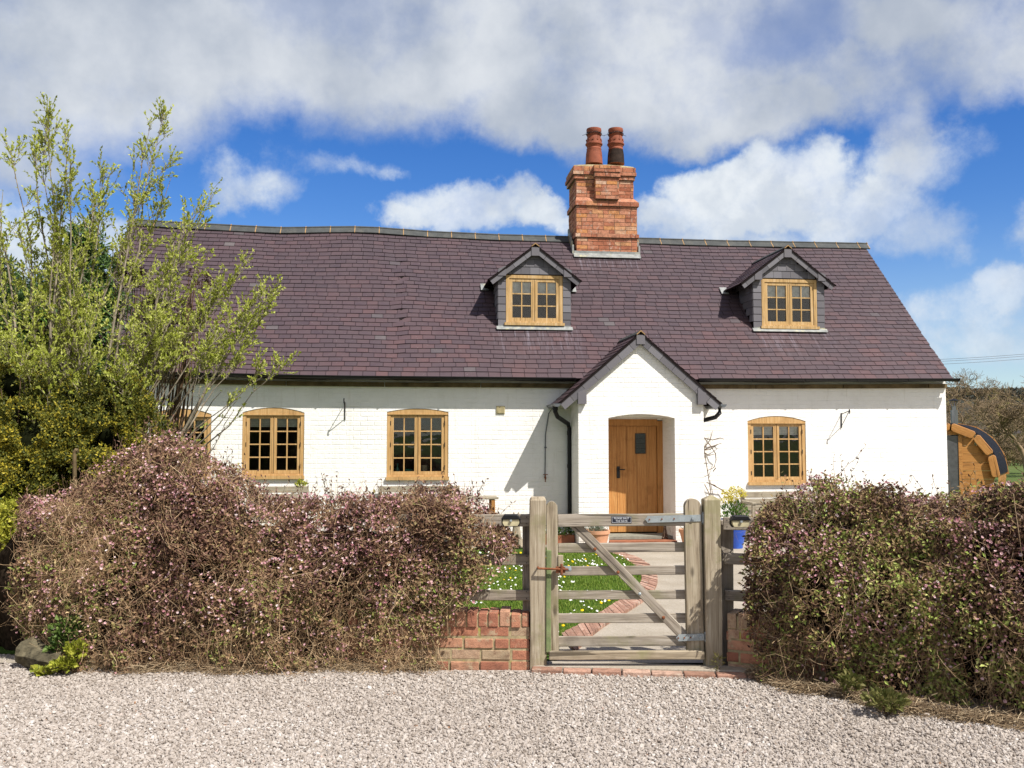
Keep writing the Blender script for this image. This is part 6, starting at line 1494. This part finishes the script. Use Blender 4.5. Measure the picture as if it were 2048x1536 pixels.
MB().ob(sc0 - fx * .28 - gZ * r_s * .84 + axd * .05, fx * .56, gZ * r_s * 1.62, axd * .012).build('glass_door', plain('smoked_glass', (.07, .07, .075), .12, .7, bmp=0), se)
for a_hi, a_lo in ((112, 84.5), (82.5, 54.5), (52.5, 26.5), (24.5, -1)):      # four straight trim blocks round the front edge
    a0, a1 = R(a_hi), R(a_lo); o_ = r_s * 1.03; i_ = r_s * .87; c_ = R(2.5)
    pts = [sp_(a0 - c_, o_, -.06), sp_(a1 + c_, o_, -.06), sp_(a1, o_ - .03, -.06), sp_(a1, i_ + .03, -.06), sp_(a1 + c_, i_, -.06), sp_(a0 - c_, i_, -.06), sp_(a0, i_ + .03, -.06), sp_(a0, o_ - .03, -.06)]
    MB().extr(pts, axd * .10).build('trim_block', M['saunawood'], se, bevel=.012, Mw=Matrix.Translation(sp_((a0 + a1) / 2, r_s, 0)) @ Matrix((fx * math.sin((a0 + a1) / 2) - gZ * math.cos((a0 + a1) / 2), Vector(HF), (fx * math.sin((a0 + a1) / 2) - gZ * math.cos((a0 + a1) / 2)).cross(Vector(HF)))).transposed().to_4x4())
mb = MB(); K = 30; V = []
for d_ in (.05, Ls):
    for i in range(K + 1): a = -R(40) + R(260) * i / K; V.append(sp_(a, r_s * .99, d_))
mb.add(V, [(i, i + 1, K + 2 + i, K + 1 + i) for i in range(K)]); mb.build('barrel', M['saunawood'], se)
mb = MB(); V = []
for (d_, rr_) in ((.06, 1.0), (.06, 1.025), (Ls - .05, 1.025)):
    for i in range(K + 1): a = R(2) + R(176) * i / K; V.append(sp_(a, r_s * rr_, d_))
mb.add(V, [(i + b * (K + 1), i + 1 + b * (K + 1), K + 2 + i + b * (K + 1), K + 1 + i + b * (K + 1)) for i in range(K) for b in (0, 1)])
mb.build('shingle_roof', M['shingle'], se)
mb = MB()
for k in range(8): a0 = R(182) - k * R(23); mb.extr([sp_(a0, r_s * 1.05, Ls - .04), sp_(a0 - R(22), r_s * 1.05, Ls - .04), sp_(a0 - R(22), r_s * .9, Ls - .04), sp_(a0, r_s * .9, Ls - .04)], axd * .05)
mb.build('back_trim', M['saunawood'], se)
for d_ in (.4, 1.9): MB().ob(sp_(R(-90), r_s, d_) - fx * .7 - gZ * .0, fx * 1.4, gZ * .25, axd * .1).build('cradle', M['saunawood'], se)
fb = az_(1909, 853, ZS + .7)
mb = MB().tube([(fb.x, fb.y, fb.z - .5), (fb.x, fb.y, az_(1909, 820, ZS + .7).z)], .078, 16).tube([(fb.x, fb.y, az_(1909, 820, ZS + .7).z), (fb.x, fb.y, az_(1909, 812, ZS + .7).z)], .045, 12)
z_ = az_(1909, 813, ZS + .7).z; zt2 = az_(1909, 802, ZS + .7).z
for q in range(4): a = R(45 + 90 * q); mb.tube([Vector((fb.x, fb.y, z_)) + Vector((math.cos(a), math.sin(a), 0)) * .045, Vector((fb.x, fb.y, zt2)) + Vector((math.cos(a), math.sin(a), 0)) * .08], .008, 5)
mb.build('flue', M['steel'], se, smooth=False); MB().lathe((fb.x, fb.y, zt2), [(.10, 0), (.10, .01), (.02, .05)], 14).build('flue_cap', M['black'], se)

# ---------------------------------------------------------------- bare trees, hill, fields, cables, far house
def bare_tree(name, lab, base, top, spread, seed, lean=0.0, depth=6, r0=.22):
    rs = np.random.default_rng(seed); base = Vector(base); e = empty(name, base, lab, 'tree', 'bare trees beyond the sauna'); H = top - 0
    trunk = MB(); segs = {k: [] for k in range(depth + 1)}
    def grow(p, d, ln, r, lv):
        K = 6; pts = [p.copy()]; dd = d.copy()
        for i in range(K - 1):
            dd = (dd + Vector(rs.normal(size=3)) * .16 + Vector((0, 0, .05))).normalized(); pts.append(pts[-1] + dd * ln / (K - 1))
        segs[lv].append(([tuple(q) for q in pts], r, r * .62))
        if lv >= depth: return
        nb = 3 if lv < 2 else 4
        for b in range(nb):
            i = K - 1 if b == 0 else rs.integers(2, K); ang = rs.normal() * .18 if b == 0 else rs.uniform(.45, 1.0); ax_ = Vector(rs.normal(size=3)).cross(dd).normalized()
            nd = Matrix.Rotation(ang, 3, ax_) @ dd; nd = Vector((nd.x * spread, nd.y * spread, nd.z * .9)).normalized()
            grow(pts[i], nd, ln * rs.uniform(.62, .85), r * (.66 if b == 0 else .5), lv + 1)
    grow(base, Vector((lean, 0, 1)).normalized(), H * .26, r0, 0)
    lo = [s for k in range(3) for s in segs[k]]; hi = [s for k in range(3, depth + 1) for s in segs[k]]
    for nm, ss, n_ in (('trunk', lo, 8), ('branches', hi, 3)):
        P = np.array([s[0] for s in ss]); a = np.array([s[1] for s in ss]); b = np.array([s[2] for s in ss]); K = P.shape[1]
        Rd = np.maximum(a[:, None] * (1 - np.linspace(0, 1, K)[None]) + b[:, None] * np.linspace(0, 1, K)[None], .008)
        V, F, _ = tubes_np(P, Rd, n_); bulk(nm, V, F, M['barkb'], e, smooth=True)
p = az_(2062, 930, 33); bare_tree('bare_tree', 'bare spreading tree with a mossy trunk at the right edge beyond the sauna', (p.x, p.y, 0), 5.4, 1.7, 12, lean=-.12, r0=.12)
p = az_(1950, 900, 39); bare_tree('bare_tree', 'bare rounded tree just behind the sauna flue', (p.x, p.y, 0), 5.2, 1.7, 23, lean=.02, r0=.11)
p = az_(2090, 900, 43); bare_tree('bare_tree', 'tallest bare tree, its crown cut by the right edge', (p.x, p.y, 0), 7.4, 1.6, 5, lean=-.12, r0=.15)
p = az_(2005, 900, 48); bare_tree('bare_tree', 'bare tree further back between the two nearer bare trees', (p.x, p.y, 0), 6.8, 1.6, 31, lean=0, r0=.13)

def hill_mat():
    m, t, b = mat('wooded_hill', 1.0, 0.0); v = coords(t); s = t.new('ShaderNodeSeparateXYZ'); t.put(s.inputs[0], v)
    n = t.noise(v, .02, 6, .7); col = t.ramp(n, [(.35, (.035, .045, .04)), (.5, (.075, .065, .05)), (.65, (.10, .08, .055))])
    fld = t.math('MULTIPLY', t.smooth(s.outputs[2], 2, 16, 1, 0), t.smooth(t.noise(v, .006, 3), .45, .55)); col = t.mix(fld, col, (.09, .15, .05)); t.put(b.inputs['Base Color'], col)
    bump(t, b, t.noise(v, .15, 5, .7), 1.0, 4.0); return m
nx, ny = 160, 26; V = []
for j in range(ny):
    for i in range(nx):
        a = -1500 + 4200 * i / (nx - 1); Z = 500 + 900 * j / (ny - 1); u = j / (ny - 1)
        h = (62 + 16 * noise.noise(Vector((a * .0012, 0, 3))) + 8 * noise.noise(Vector((a * .006, u * 3, 8)))) * (u * u * (3 - 2 * u)) + (1.2 * noise.noise(Vector((a * .09, Z * .09, 0))) * u)
        q = CF(a, Z); V.append((q.x, q.y, h - .5))
F = [(j * nx + i, j * nx + i + 1, (j + 1) * nx + i + 1, (j + 1) * nx + i) for j in range(ny - 1) for i in range(nx - 1)]
tag(bulk('hill', V, F, hill_mat(), smooth=True), kind='structure')
# woodland texture on the hill crest: many small crowns as one mass
n = 2600; a = rng.uniform(250, 1500, n); Z = rng.uniform(1050, 1400, n); u = (Z - 500) / 900
h = np.array([(62 + 16 * noise.noise(Vector((x * .0012, 0, 3))) + 8 * noise.noise(Vector((x * .006, k * 3, 8)))) * (k * k * (3 - 2 * k)) for x, k in zip(a, u)])
C = np.stack([a * RT[0] + Z * HF[0], a * RT[1] + Z * HF[1], h], 1); q = rng.normal(size=(n, 14, 3)); q /= np.linalg.norm(q, axis=2, keepdims=True); P = (C[:, None] + q * np.array([4, 4, 5.5]) + np.array([0, 0, 3])).reshape(-1, 3)
Vv, Ff = leaf_quads(P, rng.normal(size=P.shape) + np.array([0, 0, 1]), 5.0, 4.0); o = bulk('woodland', Vv, Ff, leaf_mat('far_wood', [(0, (.03, .045, .035)), (.6, (.065, .06, .045)), (1, (.10, .08, .05))], .1), rnd=rng.random(len(Ff)))
tag(o, 'dark wood covering the distant hill', 'woodland', kind='stuff')
# scrub line in the middle distance
for k, (px, Z, w, hh, lab) in enumerate(((1960, 60, 5, 2.2, 'low brown scrub behind the sauna'), (2060, 75, 7, 2.4, 'low brown scrub at the right edge beyond the bare trees'))):
    c = az_(px, 880, Z); a, b_ = leaf_cloud((c.x, c.y, .8), (w, 2, hh * .5), 5000, L=(.12, .3)); o = bulk('scrub', a, b_, leaf_mat('scrub_leaf', [(0, (.07, .06, .025)), (1, (.18, .15, .06))], .2), rnd=rng.random(len(b_)), Mw=Matrix.Translation((c.x, c.y, 0))); tag(o, lab, 'scrub', 'scrub beyond the sauna')
c = az_(2020, 903, 210); fe = empty('far_farmhouse', (c.x, c.y, 0), 'tiny distant white farmhouse with a grey roof seen through the bare trees', 'farmhouse')
rr = Matrix.Rotation(-YAW, 4, 'Z'); MB().box(c.x - 3, c.x + 3, c.y, c.y + 5, 0, 2.6).build('wall', M['bwhite'], fe); MB().prism([(c.x - 3.3, 2.6), (c.x + 3.3, 2.6), (c.x + 2.9, 3.9), (c.x - 2.9, 3.9)], c.y - .3, c.y + 5.3).build('roof', M['dslate'], fe)
for k, (y0, y1) in enumerate(((712, 700), (716, 704), (722, 709.5))):
    p0, p1 = az_(1700, y0 + 13, 55), az_(2300, y1 - 18, 55 + k)
    pts = [p0.lerp(p1, t) - gZ * (.25 * math.sin(math.pi * t)) for t in np.linspace(0, 1, 12)]
    o = MB().tube(pts, .010, 5).build('power_cable', M['iron'], loc=p0); tag(o, ['topmost thin power cable against the sky right of the roof', 'middle thin power cable against the sky right of the roof', 'lowest thin power cable against the sky right of the roof'][k], 'power cable', 'power cables')
